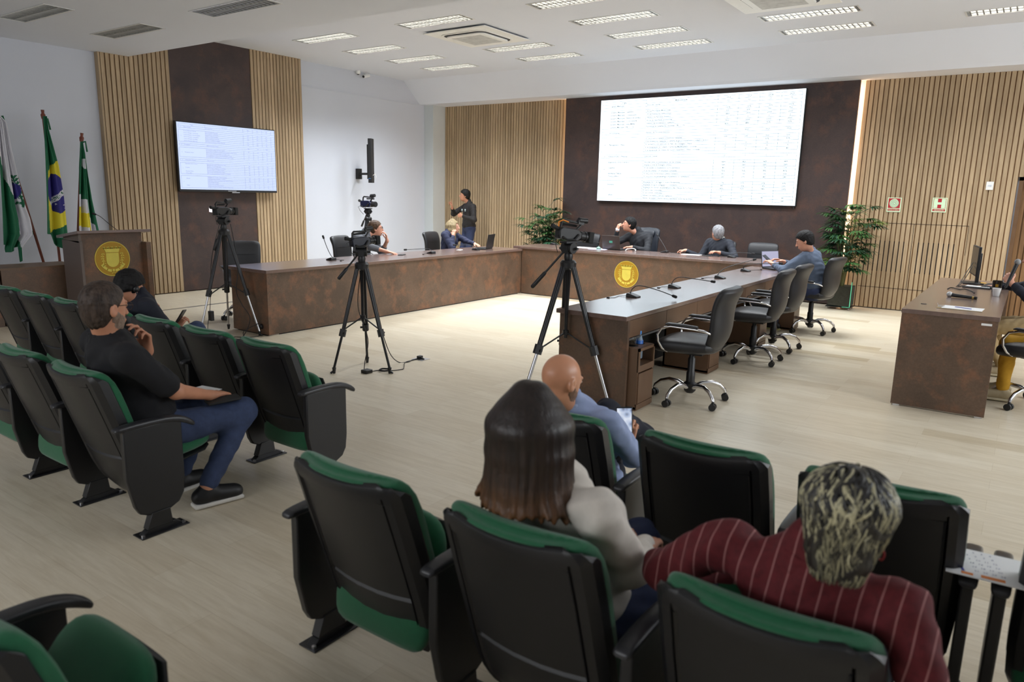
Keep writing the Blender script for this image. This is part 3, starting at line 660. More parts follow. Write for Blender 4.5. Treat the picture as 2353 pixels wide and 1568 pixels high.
def audience_chair(seat_deg=86, pitch=.6, left_arm=False, right_arm=True):
    t=empty('auditorium_chair')
    o=shell_mesh().build('back_shell',M_['shell'],t,smooth=28); s=o.modifiers.new('s','SOLIDIFY'); s.thickness=.006; s.offset=1
    secs=[]
    for v,th in [(-.03,.010),(-.018,.026),(.02,.036),(.1,.044),(.3,.044),(.5,.040),(.7,.038),(.80,.03),(.84,.012)]:
        y,z=interp(BACKC,max(v,0)); 
        if v<0: z+=-.006+(.005 if v==-.03 else 0)
        (w,)=interp(BACKW,max(v,0)); w=w-.004 if v>.0 else w+.002
        if v<-.025: w-=.022
        nr=Vector((0,.93,.36)); 
        secs.append((Vector((0,y,z))+nr*((.034+th*.8) if v>.05 else (.016+th*.75)),(w+(.012 if v>.05 else .004),0,0),nr*th,(0,.042,0)))
    mb=MB(); loft(mb,secs,28,e=3.4); mb.build('back_cushion',M_['green'],t,sub=1)
    # seat: rotates about the hinge
    Mh=Matrix.Translation((0,-.055 if seat_deg<40 else -.0,.30 if seat_deg<40 else .30))@Matrix.Rotation(R(seat_deg),4,'X')
    if seat_deg<40: off=.0
    else: off=-.150
    secs=[]
    for yy,w,th in [(-.005,.16,.012),(.01,.20,.035),(.06,.222,.048),(.2,.228,.052),(.33,.222,.052),(.41,.195,.046),(.445,.15,.03),(.455,.10,.012)]:
        secs.append(((0,yy+off,.02),(w,0,0),(0,0,th),(0,0,.004)))
    mb=MB(); loft(mb,secs,28,e=2.7,M=Mh); st=mb.build('seat',M_['green'],t,sub=1)
    secs=[((0,yy+off,-.032),(w,0,0),(0,0,.014),(0,0,.006)) for yy,w in [(.0,.19),(.05,.215),(.25,.222),(.38,.20),(.43,.15)]]
    mb=MB(); loft(mb,secs,24,e=3,M=Mh); mb.build('seat_pan',M_['black'],t,smooth=50)
    for side,on in((-1,left_arm),(1,right_arm)):
        if not on: continue
        x=side*pitch/2
        secs=[]
        for y,z,th,w in [(-.185,.548,.006,.020),(-.178,.552,.014,.026),(-.10,.556,.016,.027),(.02,.556,.016,.027),(.09,.551,.016,.027),(.145,.535,.015,.027),(.19,.508,.013,.026),(.205,.492,.008,.022)]:
            secs.append(((x,y,z),(w,0,0),(0,.2*th if y<.1 else .5*th,th),(0,0,0)))
        mb=MB(); loft(mb,secs,16,e=3.2); a=mb.build('armrest',M_['arm'],t,sub=1)
        poly=[(-.15,.545),(-.150,.30),(-.118,.155),(-.098,.118),(-.06,.10),(.05,.10),(.098,.122),(.125,.165),(.135,.25),(.135,.545)]
        MB().prism(poly,x-.017,x+.017,'x').build('side_panel',M_['shell'],t,bevel=.006,smooth=30)
        MB().prism([(-.075,.03),(-.045,.11),(.045,.11),(.055,.03)],x-.022,x+.022,'x').build('pedestal_foot',M_['black'],t,bevel=.003)
        fp=MB().prism([(x-.045,-.115),(x+.045,-.115),(x+.045,.125),(x-.045,.125)],0,.006).prism([(-.10,.005),(-.06,.035),(.07,.035),(.11,.005)],x-.02,x+.02,'x')
        f=fp.build('floor_plate',M_['steel'],t,bevel=.002)
        for yy in(-.098,.108): MB().lathe([(.009,.0),(.009,.010),(.004,.012)],8,0,Matrix.Translation((x+.02,yy,.004))).build('bolt',M_['alu'],f)
    return t
up=audience_chair(75,.6); up_e=audience_chair(73,.6,True); dn=audience_chair(4,.6); dn_e=audience_chair(4,.6,True); half=audience_chair(60,.62,True)
used={}
def chair(src,x,y,label,group,pitch):
    o=src if src.name not in used else copy_tree(src)
    used[src.name]=1
    for c in o.children:
        if c.name.split('.')[0] in('armrest','side_panel','pedestal_foot','floor_plate'):
            # all arms were built for a pitch of .6
            sx=1 if sum(v.co.x for v in list(c.data.vertices)[:8])>0 else -1
            c.location.x=sx*(pitch-.6)/2
    o.location=(x-.012,y-.01,0); tag(o,label,'auditorium chair',group); return o
GA='green auditorium chairs of the left-hand block'; GB='green auditorium chairs of the block nearest the photographer'
GA='green auditorium chairs in the block by the flags'
PA=.577
chair(up,-6.88,2.67,'empty green auditorium chair by the cut edge, front row of the flag-side block',GA,PA)
chair(up,-6.31,2.67,'empty green auditorium chair in the front row, second from the cut edge under the partition',GA,PA)
chair(up,-5.74,2.67,'empty green auditorium chair partly behind the head of the man in black polo',GA,PA)
chair(dn,-5.15,2.67,'green auditorium chair the young dark-haired man with the phone sits in',GA,PA)
chair(up,-4.575,2.67,'empty green auditorium chair directly beside the young man with the phone',GA,PA)
chair(up,-4.0,2.67,'empty green auditorium chair second from the aisle in the front row',GA,PA)
chair(up,-3.42,2.67,'empty green auditorium chair at the aisle end, showing its full outer armrest',GA,PA)
chair(up,-4.79,1.74,'empty green auditorium chair in the second row, cut by the photo edge',GA,.61)
chair(up,-4.19,1.74,'empty green auditorium chair immediately beside the man in black polo',GA,.61)
chair(dn,-3.58,1.74,'green auditorium chair occupied by the man in black polo and jeans',GA,.61)
chair(up_e,-1.63,1.66,'empty green auditorium chair on the aisle beside the long-haired woman',GB,.64)
chair(dn,-.99,1.66,'green auditorium chair carrying the long-haired woman in cream sweater',GB,.64)
chair(dn,-.345,1.66,'green auditorium chair under the woman in the striped red shirt',GB,.64)
chair(dn_e,-1.46,2.58,'green auditorium chair the bald man in pale blue shirt sits in',GB,.62)
chair(up,-.835,2.58,'empty green auditorium chair between the bald man and the streaked-hair woman',GB,.61)
chair(up,-.262,2.58,'empty green auditorium chair with the calendar sheet across its armrest',GB,.52)
chair(up_e,.36,2.58,'empty green auditorium chair at the cut edge beyond the calendar sheet',GB,.56)
chair(half,-1.70,.655,'empty green auditorium chair in the bottom corner, seat half raised, seen from above',GB,.6)
# ================================================================ swivel chairs
def swivel(hi=False):
    t=empty('office_chair'); L=M_['leather'] if not hi else M_['bluel']
    for k_ in range(5):
        a=2*pi*k_/5+.35; Mr=Matrix.Rotation(a,4,'Z')
        pts=[(.03,0,.115),(.10,0,.150),(.18,0,.158),(.25,0,.135),(.295,0,.095),(.305,0,.07)]
        lg=MB().tube(pts,[.020,.019,.017,.016,.015,.013],10,0,True,Mr,1.0).build('leg',M_['chrome'],t,smooth=60)
        c=MB(); 
        for s in(-1,1): c.tube([(.305,s*.008,.029),(.305,s*.030,.029)],.028,14,0,True,Mr@Matrix.Translation((.305,0,0))@Matrix.Rotation(a*1.7,4,'Z')@Matrix.Translation((-.305,0,0)))
        c.tube([(.305,0,.03),(.305,0,.075)],.011,8,0,True,Mr)
        c.build('caster',M_['black'],lg,smooth=50)
    MB().lathe([(.03,.07),(.048,.09),(.052,.15),(.036,.165),(.036,.24),(.030,.25),(.030,.36),(.022,.37),(.022,.42)],18).build('gas_column',M_['black'],t,smooth=40)
    MB().box((-.09,-.11,.405),(.09,.11,.435)).tube([(.09,0,.42),(.19,0,.415)],.006,6).build('mechanism',M_['blackm'],t,bevel=.004)
    secs=[((0,y,z),(w,0,0),(0,0,th),(0,0,.012)) for y,z,w,th in [(-.22,.475,.17,.03),(-.19,.482,.215,.055),(-.05,.480,.245,.066),(.10,.478,.252,.070),(.20,.470,.245,.068),(.262,.455,.21,.052),(.278,.448,.16,.025)]]
    mb=MB(); loft(mb,secs,28,e=3); mb.build('seat',L,t,sub=1)
    top=1.13 if hi else .975
    secs=[]
    H=[(-.16,.445,.12,.02),(-.185,.47,.17,.045),(-.225,.55,.212,.05),(-.245,.65,.225,.048),(-.245,.74,.232,.046),(-.255,.84,.235,.046),(-.280,.90,.238,.052),(-.300,.945,.235,.052),(-.312,top,.205,.030)]
    if hi: H=[(y-.02*max(0,z-.8),z if z<.7 else .7+(z-.7)*(top-.7)/(.975-.7),w,th) for y,z,w,th in H]; H[-1]=(H[-1][0],top,.19,.014)
    for y,z,w,th in H: secs.append(((0,y,z),(w,0,0),(0,th,.1*th),(0,.03,0)))
    mb=MB(); loft(mb,secs,28,e=2.8); bk=mb.build('backrest',L,t,sub=1)
    if hi:
        mb=MB(); loft(mb,[((0,y,z),(w,0,0),(0,th,0),(0,.03,0)) for y,z,w,th in[(-.235,.975,.13,.02),(-.232,.99,.155,.045),(-.25,1.05,.162,.048),(-.265,1.10,.15,.03)]],24,e=3); mb.build('head_cushion',L,bk,sub=1)
    for z,w in ((.62,.15),(.80,.16)):
        MB().box((-w,-.205,z-.004),(w,-.198,z+.004)).build('seam',M_['black'],bk)
    for s in(-1,1):
        pts=[(s*.205,-.205,.615),(s*.262,-.17,.640),(s*.268,-.10,.648),(s*.268,.10,.652),(s*.268,.17,.632),(s*.266,.205,.575),(s*.262,.20,.52),(s*.245,.17,.465),(s*.20,.14,.435)]
        ar=MB().tube(pts,.0105,10,0,True,None,1.0).build('arm_frame',M_['chrome'],t,smooth=60)
        mb=MB(); loft(mb,[((s*.268,y,z),(.022,0,0),(0,0,th),(0,0,0)) for y,z,th in[(-.12,.662,.006),(-.11,.665,.011),(0,.669,.012),(.12,.671,.011),(.14,.667,.005)]],14,e=3); mb.build('arm_pad',M_['arm'],ar,smooth=50)
    return t
sw=swivel(); swh=swivel(True)
GS='black swivel chairs'
used2={}
def oc(src,x,y,rz,label,group):
    o=src if src.name not in used2 else copy_tree(src); used2[src.name]=1
    place(o,(x,y,0),rz,label,group); o['category']='office chair'; return o
GS='swivel chairs along the drawer side of the side desk'
oc(sw,-2.13,5.62,R(92),'black leather swivel chair in full view at the near end of the side desk',GS)
oc(sw,-2.20,7.50,R(90),'black leather swivel chair, second along the side desk after the front one',GS)
oc(sw,-2.22,8.30,R(86),'black leather swivel chair wedged just behind the second one at the side desk',GS)
oc(sw,-2.16,9.72,R(80),'black leather swivel chair of the man in grey typing on a phone',GS)
oc(sw,.20,7.30,R(75),'black swivel chair at the separate door-side desk, cut by the photo edge','swivel chair by the door-side desk')
GL='dark swivel chairs behind the long desk'
oc(sw,-8.12,5.62,R(-118),'empty dark swivel chair turned away at the near end of the long desk',GL)
oc(sw,-8.25,7.62,R(-75),'dark swivel chair of the man in glasses leaning on his hand',GL)
oc(sw,-8.22,9.62,R(-80),'dark swivel chair of the fair-haired woman by the black laptop',GL)
GP='dark swivel chairs at the presidency desk'
oc(sw,-6.55,11.45,R(178),'empty dark swivel chair half hidden by the front television camera',GP)
oc(swh,-5.42,11.45,R(172),'tall black leather chair with head cushion, at the presidency desk',GP)
oc(sw,-4.05,11.50,R(190),'dark swivel chair behind the grey-haired man',GP)
oc(sw,-3.42,11.50,R(180),'empty dark padded chair facing the room beside the laptop user',GP)
# ================================================================ tripods and television cameras
def tripod(loc, zt, r, a0, label, alu=True, split=.40, rr=.016, spread=True):
    t=empty('tripod',loc); tag(t,label,'tripod')
    B=M_['steel']
    for k_ in range(3):
        a=a0+2*pi*k_/3; d=Vector((cos(a),sin(a),0)); n_=Vector((-sin(a),cos(a),0))
        top=Vector((0,0,zt-.05))+d*.045; foot=d*r+Vector((0,0,.02)); j=foot+(top-foot)*split
        leg=MB(); 
        for s in(-1,1): leg.tube([top+n_*s*.018,j+n_*s*.013],rr*.75,8)
        leg.tube([top+d*.004,j+d*.004],rr*.8,8)
        lg=leg.build('leg',B,t,smooth=50)
        MB().tube([j+(top-j)*.06,j-(top-j)*.05],rr*1.9,8).tube([j+n_*.02,j+n_*.05],.010,8).build('leg_lock',M_['black'],lg,smooth=40)
        MB().tube([j,foot+Vector((0,0,.03))],rr*.72,8).build('lower_leg',M_['alu'] if alu else B,lg,smooth=50)
        MB().tube([foot+Vector((0,0,.035)),foot-Vector((0,0,.02))],[rr*1.2,rr*.7],8).tube([foot+Vector((0,0,.01))-d*.005,foot+Vector((0,0,-.014))+d*.035],rr*.6,6).build('foot',M_['black'],lg,smooth=40)
        if spread:
            MB().tube([(0,0,zt*.5),foot+(top-foot)*.40],.0065,6).build('spreader_arm',M_['black'],t)
    MB().tube([(0,0,zt*.46),(0,0,zt-.04)],.014,10).lathe([(.024,zt*.485),(.024,zt*.515)],12).build('centre_column',B,t,smooth=40)
    MB().lathe([(.035,zt-.075),(.062,zt-.06),(.065,zt-.02),(.05,zt),(.028,zt)],14).build('shoulder',M_['shell'],t,smooth=40)
    return t
def fluid_head(t, zt, rz, handle_dir, hl=.42, grey=True):
    Mx=T((0,0,zt),rz)@Matrix.Scale(.90,4)
    h=MB().lathe([(.034,-.0),(.040,.03),(.034,.06),(.03,.07)],16,0,Mx).tube([(-.055,0,.105),(.055,0,.105)],.048,16,0,True,Mx).box((-.03,-.05,.06),(.03,.05,.12),0,Mx).box((-.04,-.075,.148),(.04,.075,.165),0,Mx)
    h.tube([(.05,.02,.10),(.085,.02,.10)],.012,8,0,True,Mx).tube([(-.05,-.02,.10),(-.085,-.02,.10)],.012,8,0,True,Mx)
    hd=h.build('fluid_head',M_['black'],t,smooth=40)
    p0=Vector((0,0,zt+.11)); d=Vector(handle_dir).normalized(); p1=p0+d*hl; pm=p0+d*hl*.62
    MB().tube([p0+d*.03,p1],.0085,8).build('pan_handle',M_['black'],hd,smooth=50)
    MB().tube([pm,pm+(p1-pm)*.08,p1-(p1-pm)*.05,p1],[.010,.016,.017,.010],10).build('grip',M_['shell'],hd,smooth=50)
def video_camera(loc, rz, ry, label, sc=1.0, screen=None, viewf=True, hood=True, handle=True, orange=False, tint=None):
    """camcorder: body, lens, hood, top handle, microphone/viewfinder, eyepiece. local +Y is the lens direction"""
    t=empty('video_camera',loc,0,label,'video camera'); t.rotation_euler=(ry,0,rz); t.scale=(sc,sc,sc)
    bm_=tint or M_['black']
    MB().prism([(-.13,.0),(.06,.0),(.10,.03),(.10,.075),(.05,.105),(-.11,.105),(-.135,.08)],-.045,.045,'x').build('body',bm_,t,bevel=.008)
    MB().tube([(.0,.08,.05),(0,.18,.05)],.040,18).tube([(0,.10,.05),(0,.125,.05)],.044,18).tube([(0,.15,.05),(0,.172,.05)],.045,18).build('lens',M_['black'],t,smooth=40)
    if hood: MB().prism([(-.055,-.0),(.055,-.0),(.055,.10),(-.055,.10)],.175,.225,'y').build('lens_hood',M_['blackm'],t,bevel=.006)
    MB().tube([(0,.17,.05),(0,.176,.05)],.034,16).build('front_glass',mat('lens_glass',(.02,.02,.06,1),.05),t,smooth=40)
    if handle:
        MB().tube([(0,-.11,.10),(0,-.105,.150),(0,-.085,.168),(0,.07,.160),(0,.10,.145),(0,.06,.10)],.0115,10).build('top_handle',M_['black'],t,smooth=50)
        MB().tube([(.0,.07,.185),(.0,.155,.19)],.026,14).box((-.02,.06,.15),(.02,.12,.19)).build('handle_unit',M_['shell'],t,smooth=40)
    MB().tube([(0,-.12,.082),(0,-.185,.100)],[.020,.017],12).tube([(0,-.18,.099),(0,-.20,.103)],.021,12).build('eyepiece',M_['blackm'],t,smooth=40)
    MB().tube([(.048,-.10,.02),(.06,-.06,.0),(.06,.02,.01),(.05,.06,.06)],.009,8).build('hand_strap',M_['blackm'],t,smooth=50)
    MB().tube([(-.05,-.07,.135),(-.052,.09,.135)],.011,10).build('microphone',M_['blackm'],t,smooth=50)
    MB().tube([(.02,-.13,.03),(.05,-.17,.0),(.03,-.15,-.06),(.0,-.10,-.12)],.0035,6).tube([(-.03,-.12,.06),(-.07,-.15,.04),(-.05,-.1,-.02)],.003,6).build('cable',M_['black'],t)
    if orange: MB().tube([(0,-.13,.10),(0,-.135,.145),(.01,-.10,.165),(.01,-.04,.155)],.006,8).build('orange_clip',mat('orange_rubber',srgb(235,140,40),.5),t,smooth=50)
    if screen:
        f=MB().box((-.155,-.075,.03),(-.055,-.062,.105)).build('flip_screen',M_['black'],t,bevel=.003)
        MB().box((-.148,-.0765,.037),(-.075,-.0745,.098)).build('screen_picture',screen,f)
    return t
t=tripod((-7.325,4.83,0),1.19,.36,R(28),'black and silver tripod by the near end of the long desk',True,.42)
fluid_head(t,1.19,R(20),(-.05,-.35,-.95),.36)
video_camera((-7.335,4.83,1.345),R(12),0,'camcorder with lit flip-out screen, under the wall television',.85,emis('flip_lit',(1,.85,.9,1),1.2))
t=tripod((-4.94,4.64,0),1.01,.29,R(10),'black tripod standing alone in the middle of the floor',False,.37)
fluid_head(t,1.01,R(40),(-.35,-.55,-.80),.34)
video_camera((-4.945,4.645,1.155),R(-12),R(4),'camcorder on the middle tripod, in front of the man in glasses',.80,None,tint=mat('navy_body',srgb(24,28,44),.3,var=.1))
t=tripod((-2.93,4.93,0),1.15,.395,R(5),'largest black tripod with silver lower legs, against the side desk end',True,.40,.019)
fluid_head(t,1.15,R(-10),(-.62,-.35,-.85),.44)
video_camera((-2.93,4.93,1.305),R(-26),R(-8),'black camcorder with orange clip, in front of the central desk',.88,None,orange=True)
t=tripod((-9.35,8.95,0),1.20,.34,R(40),'thin tripod against the white wall, behind the man in glasses',False,.4,.012)
fluid_head(t,1.20,R(0),(-.25,-.25,-.85),.30)
video_camera((-9.35,8.95,1.365),R(-88),0,'dark blue camcorder on the tripod behind the man in glasses',1.05,None,hood=False,tint=mat('navy_body_far',srgb(28,32,60),.25,var=.1))
# ---------------------------------------------------------------- cables on the floor
def cable(name,pts,r,lab,cat='cable',extra=None,m=None):
    # smooth the path
    P=[Vector(p) for p in pts]; out=[]
    for i in range(len(P)-1):
        p0=P[max(i-1,0)];p1=P[i];p2=P[i+1];p3=P[min(i+2,len(P)-1)]
        for s in range(6):
            u=s/6; out.append(.5*((2*p1)+(-p0+p2)*u+(2*p0-5*p1+4*p2-p3)*u*u+(-p0+3*p1-3*p2+p3)*u**3))
    out.append(P[-1])
    t=empty(name,P[0]); tag(t,lab,cat); part('cord',MB().tube(out,r,6),m or M_['black'],t,smooth=60)
    return t
z=.006
t=cable('power_cable',[(-4.93,4.62,.95),(-4.98,4.62,.6),(-4.90,4.66,.3),(-4.88,4.60,.10),(-4.85,4.56,.02),(-4.83,4.575,z),(-4.80,4.70,z),(-4.72,4.74,z),(-4.66,4.86,z),(-4.72,4.95,z),(-4.84,5.10,z),(-4.84,5.28,z)],.004,'thin black cable with power brick running from the middle tripod to the floor socket','cable')
part('power_brick',MB().box((-4.865,4.53,.0),(-4.79,4.61,.032)),M_['black'],t,bevel=.005)
cl=[( -4.75+.05*cos(a)*(1+.1*sin(3*a)),4.72+.05*sin(a),z+.002*a/3) for a in [i*.7 for i in range(28)]]
cable('coiled_cable',cl,.0035,'small coil of black cable lying between the middle tripod and the floor socket')
cable('power_cable',[(-4.90,4.66,.85),(-4.80,4.72,.45),(-4.72,4.70,.3),(-4.80,4.86,.12),(-4.88,5.05,z),(-4.83,5.12,z),(-4.86,5.22,z),(-4.85,5.30,z)],.0045,'thicker black cable looping down from the middle tripod to the floor socket')
t=empty('floor_socket',(-4.84,5.31,0)); tag(t,'small square socket plate set in the floor beside the middle tripod','socket')
part('plate',MB().box((-4.90,5.25,0),(-4.76,5.37,.004)),M_['alu'],t); part('plug',MB().box((-4.86,5.28,.004),(-4.82,5.33,.035)).tube([(-4.83,5.30,.02),(-4.77,5.29,.012)],.008,6),M_['black'],t,bevel=.002)
t=cable('power_cable',[(-7.33,4.80,1.3),(-7.38,4.70,.9),(-7.42,4.68,.5),(-7.42,4.66,.30),(-7.42,4.62,.10),(-7.35,4.60,z),(-7.15,4.75,z),(-7.02,4.85,z),(-6.98,4.97,z),(-7.03,5.03,.05)],.004,'black cable with inline adapter hanging from the tripod under the television')
part('adapter_box',MB().box((-7.45,4.65,.17),(-7.39,4.69,.28)),M_['black'],t,bevel=.004)
cable('power_cable',[(-7.30,4.90,1.25),(-7.28,4.95,.8),(-7.26,4.90,.5),(-7.14,4.88,.36),(-7.06,4.92,.2),(-7.05,4.80,z),(-7.15,4.72,z),(-7.05,4.70,z),(-6.98,4.78,z),(-7.10,4.86,.06),(-7.0,5.0,.15)],.0045,'second black cable tangled at the foot of the tripod under the television')
t=empty('wall_socket',(-7.03,5.04,.11)); tag(t,'round black socket low on the end of the long desk','socket'); part('socket',MB().lathe([(.03,0),(.03,.02),(.02,.03)],14,0,T((-7.03,5.05,.10),0,pi/2)),M_['black'],t,smooth=40)
# ================================================================ people: distance-field bodies turned into one mesh
def surface_nets(F, org, h):
    s=F<0; nx,ny,nz=F.shape
    c=np.zeros((nx-1,ny-1,nz-1),np.int8)
    for i in(0,1):
        for j in(0,1):
            for k in(0,1): c+=s[i:nx-1+i,j:ny-1+j,k:nz-1+k]
    act=(c>0)&(c<8); idx=-np.ones(act.shape,np.int64); ii=np.argwhere(act); n=len(ii); idx[act]=np.arange(n)
    acc=np.zeros((n,3)); cnt=np.zeros(n); corners=[(i,j,k) for i in(0,1) for j in(0,1) for k in(0,1)]
    for a in corners:
        for ax in range(3):
            if a[ax]: continue
            b=list(a); b[ax]=1
            fa=F[ii[:,0]+a[0],ii[:,1]+a[1],ii[:,2]+a[2]]; fb=F[ii[:,0]+b[0],ii[:,1]+b[1],ii[:,2]+b[2]]
            m=(fa<0)!=(fb<0); t=fa[m]/(fa[m]-fb[m]); p=np.tile(np.array(a,float),(m.sum(),1)); p[:,ax]+=t
            acc[m]+=p; cnt[m]+=1
    V_=(ii+acc/cnt[:,None])*h+org
    quads=[]
    for ax in range(3):
        u,v=[(1,2),(2,0),(0,1)][ax]
        sl=[slice(None)]*3; sl[ax]=slice(0,-1); sh=[slice(None)]*3; sh[ax]=slice(1,None)
        a=s[tuple(sl)]; b=s[tuple(sh)]; e=np.argwhere(a!=b)
        e=e[(e[:,u]>0)&(e[:,v]>0)&(e[:,u]<idx.shape[u])&(e[:,v]<idx.shape[v])]
        def g(du,dv):
            q=e.copy(); q[:,u]-=du; q[:,v]-=dv; return idx[q[:,0],q[:,1],q[:,2]]
        q=np.stack([g(1,1),g(0,1),g(0,0),g(1,0)],1); fl=a[e[:,0],e[:,1],e[:,2]]
        q[~fl]=q[~fl][:,::-1]; quads.append(q)
    Q=np.concatenate(quads); Q=Q[(Q>=0).all(1)]
    return V_,Q
class SDF:
    def __init__(s): s.p=[]
    def cap(s,a,b,ra,rb=None,k=.02): s.p.append(('c',np.array(a,float),np.array(b,float),ra,ra if rb is None else rb,k)); return s
    def ell(s,c,axes,r,k=.02): s.p.append(('e',np.array(c,float),np.array(axes,float),np.array(r,float),0,k)); return s
    def box(s,c,axes,r,rr=.004,k=.004): s.p.append(('b',np.array(c,float),np.array(axes,float),np.array(r,float),rr,k)); return s
    def sub(s,c,axes,r,k=.01): s.p.append(('s',np.array(c,float),np.array(axes,float),np.array(r,float),0,k)); return s
    def mesh(s,name,mt,h=.006,noise=None,cut=None,parent=None,disp=None):
        lo=np.array([1e9]*3); hi=-lo
        for q in s.p:
            if q[0]=='s': continue
            if q[0]=='c': m=max(q[3],q[4]); lo=np.minimum(lo,np.minimum(q[1],q[2])-m); hi=np.maximum(hi,np.maximum(q[1],q[2])+m)
            else: m=q[3].max()*1.05; lo=np.minimum(lo,q[1]-m); hi=np.maximum(hi,q[1]+m)
        lo-=.03; hi+=.03; n=np.ceil((hi-lo)/h).astype(int)+1
        F=np.full(n,.08,np.float32); ax=[lo[i]+h*np.arange(n[i]) for i in range(3)]
        for q in s.p:
            k=q[5]; 
            if q[0]=='c': m=max(q[3],q[4])+.06; a0=np.minimum(q[1],q[2])-m; a1=np.maximum(q[1],q[2])+m
            else: m=q[3].max()*1.05+.06; a0=q[1]-m; a1=q[1]+m
            i0=np.clip(np.floor((a0-lo)/h).astype(int),0,n); i1=np.clip(np.ceil((a1-lo)/h).astype(int)+1,0,n)
            X,Y,Z=np.meshgrid(ax[0][i0[0]:i1[0]],ax[1][i0[1]:i1[1]],ax[2][i0[2]:i1[2]],indexing='ij')
            if X.size==0: continue
            Pp=np.stack([X,Y,Z],-1)-q[1]
            if q[0]=='c':
                d=q[2]-q[1]; L=max(d@d,1e-9); t=np.clip((Pp@d)/L,0,1); D=np.linalg.norm(Pp-t[...,None]*d,axis=-1)-(q[3]+(q[4]-q[3])*t)
            elif q[0] in 'es':
                L=Pp@q[2].T; k0=np.linalg.norm(L/q[3],axis=-1); k1=np.linalg.norm(L/q[3]**2,axis=-1); D=k0*(k0-1)/np.maximum(k1,1e-6)
            else:
                L=np.abs(Pp@q[2].T)-(q[3]-q[4]); D=np.linalg.norm(np.maximum(L,0),axis=-1)+np.minimum(L.max(-1),0)-q[4]
            sl=tuple(slice(i0[i],i1[i]) for i in range(3)); A=F[sl]
            if q[0]=='s':
                hh=np.clip(.5-.5*(A+D)/k,0,1); F[sl]=A*(1-hh)+(-D)*hh+k*hh*(1-hh)
            else:
                hh=np.clip(.5+.5*(A-D)/k,0,1); F[sl]=A*(1-hh)+D*hh-k*hh*(1-hh)
        if noise or cut or disp:
            X,Y,Z=np.meshgrid(*ax,indexing='ij')
            if noise:
                amp,fr=noise; rs=np.random.RandomState(3); N_=0
                for i in range(5):
                    v=rs.randn(3); v/=np.linalg.norm(v); N_=N_+np.sin((X*v[0]+Y*v[1]+Z*v[2])*fr*(1+.5*i)+6*rs.rand()+1.2*np.sin((X*v[1]+Y*v[2]+Z*v[0])*fr*.7))
                F=F+amp*N_*.4
            if disp: F=F+disp(X,Y,Z)
            if cut: F=np.maximum(F,cut(X,Y,Z))
        F[0]=F[-1]=.1; F[:,0]=F[:,-1]=.1; F[:,:,0]=F[:,:,-1]=.1
        V_,Q=surface_nets(F,lo,h)
        me=bpy.data.meshes.new(name); me.vertices.add(len(V_)); me.vertices.foreach_set('co',V_.astype(np.float32).ravel())
        me.loops.add(Q.size); me.loops.foreach_set('vertex_index',Q.astype(np.int32).ravel())
        me.polygons.add(len(Q)); me.polygons.foreach_set('loop_start',np.arange(0,Q.size,4,dtype=np.int32)); me.polygons.foreach_set('loop_total',np.full(len(Q),4,np.int32))
        me.polygons.foreach_set('use_smooth',np.ones(len(Q),bool)); me.update(calc_edges=True); me.validate()
        for x in (mt if isinstance(mt,list) else [mt]): me.materials.append(x)
        o=bpy.data.objects.new(name,me); COL.objects.link(o)
        if parent: o.parent=parent; o.matrix_parent_inverse=Matrix.Translation(-Vector(parent.location))
        sm=o.modifiers.new('smooth','SMOOTH'); sm.factor=.5; sm.iterations=2
        return o
def nv(v): v=np.array(v,float); return v/np.linalg.norm(v)
def ik(a,t,l1,l2,pole):
    a=np.array(a,float);t=np.array(t,float);d=t-a;L=np.linalg.norm(d); mx=(l1+l2)*.995
    if L>mx: t=a+d/L*mx; L=mx; d=t-a
    u=d/L; p=np.array(pole,float); p=p-u*(p@u); p=nv(p) if np.linalg.norm(p)>1e-6 else np.array([0,0,1.])
    x=(l1*l1-l2*l2+L*L)/(2*L); y=sqrt(max(l1*l1-x*x,0)); return a+u*x+p*y, t
def skin_mat(name,c,var=.05,rough=.5):
    k=N(name); n1=k.noise(14,4); c=Vector(c[:3])
    k.l(k.ramp(n1,[(.3,tuple(c*(1-var*1.4))+(1,)),(.7,(min(c.x*(1+var),1),c.y*(1+var*.6),c.z*(1+var*.6),1))]),k.b.inputs['Base Color'])
    k.b.inputs['Roughness'].default_value=rough; k.b.inputs['Subsurface Weight'].default_value=.08; k.b.inputs['Subsurface Radius'].default_value=(.012,.005,.003); k.b.inputs['Subsurface Scale'].default_value=1
    return k.m
def cloth_mat(name,c,rough=.85,var=.08,scale=40,bump=.3): return mat(name,c,rough,0,var,scale,bump,700)
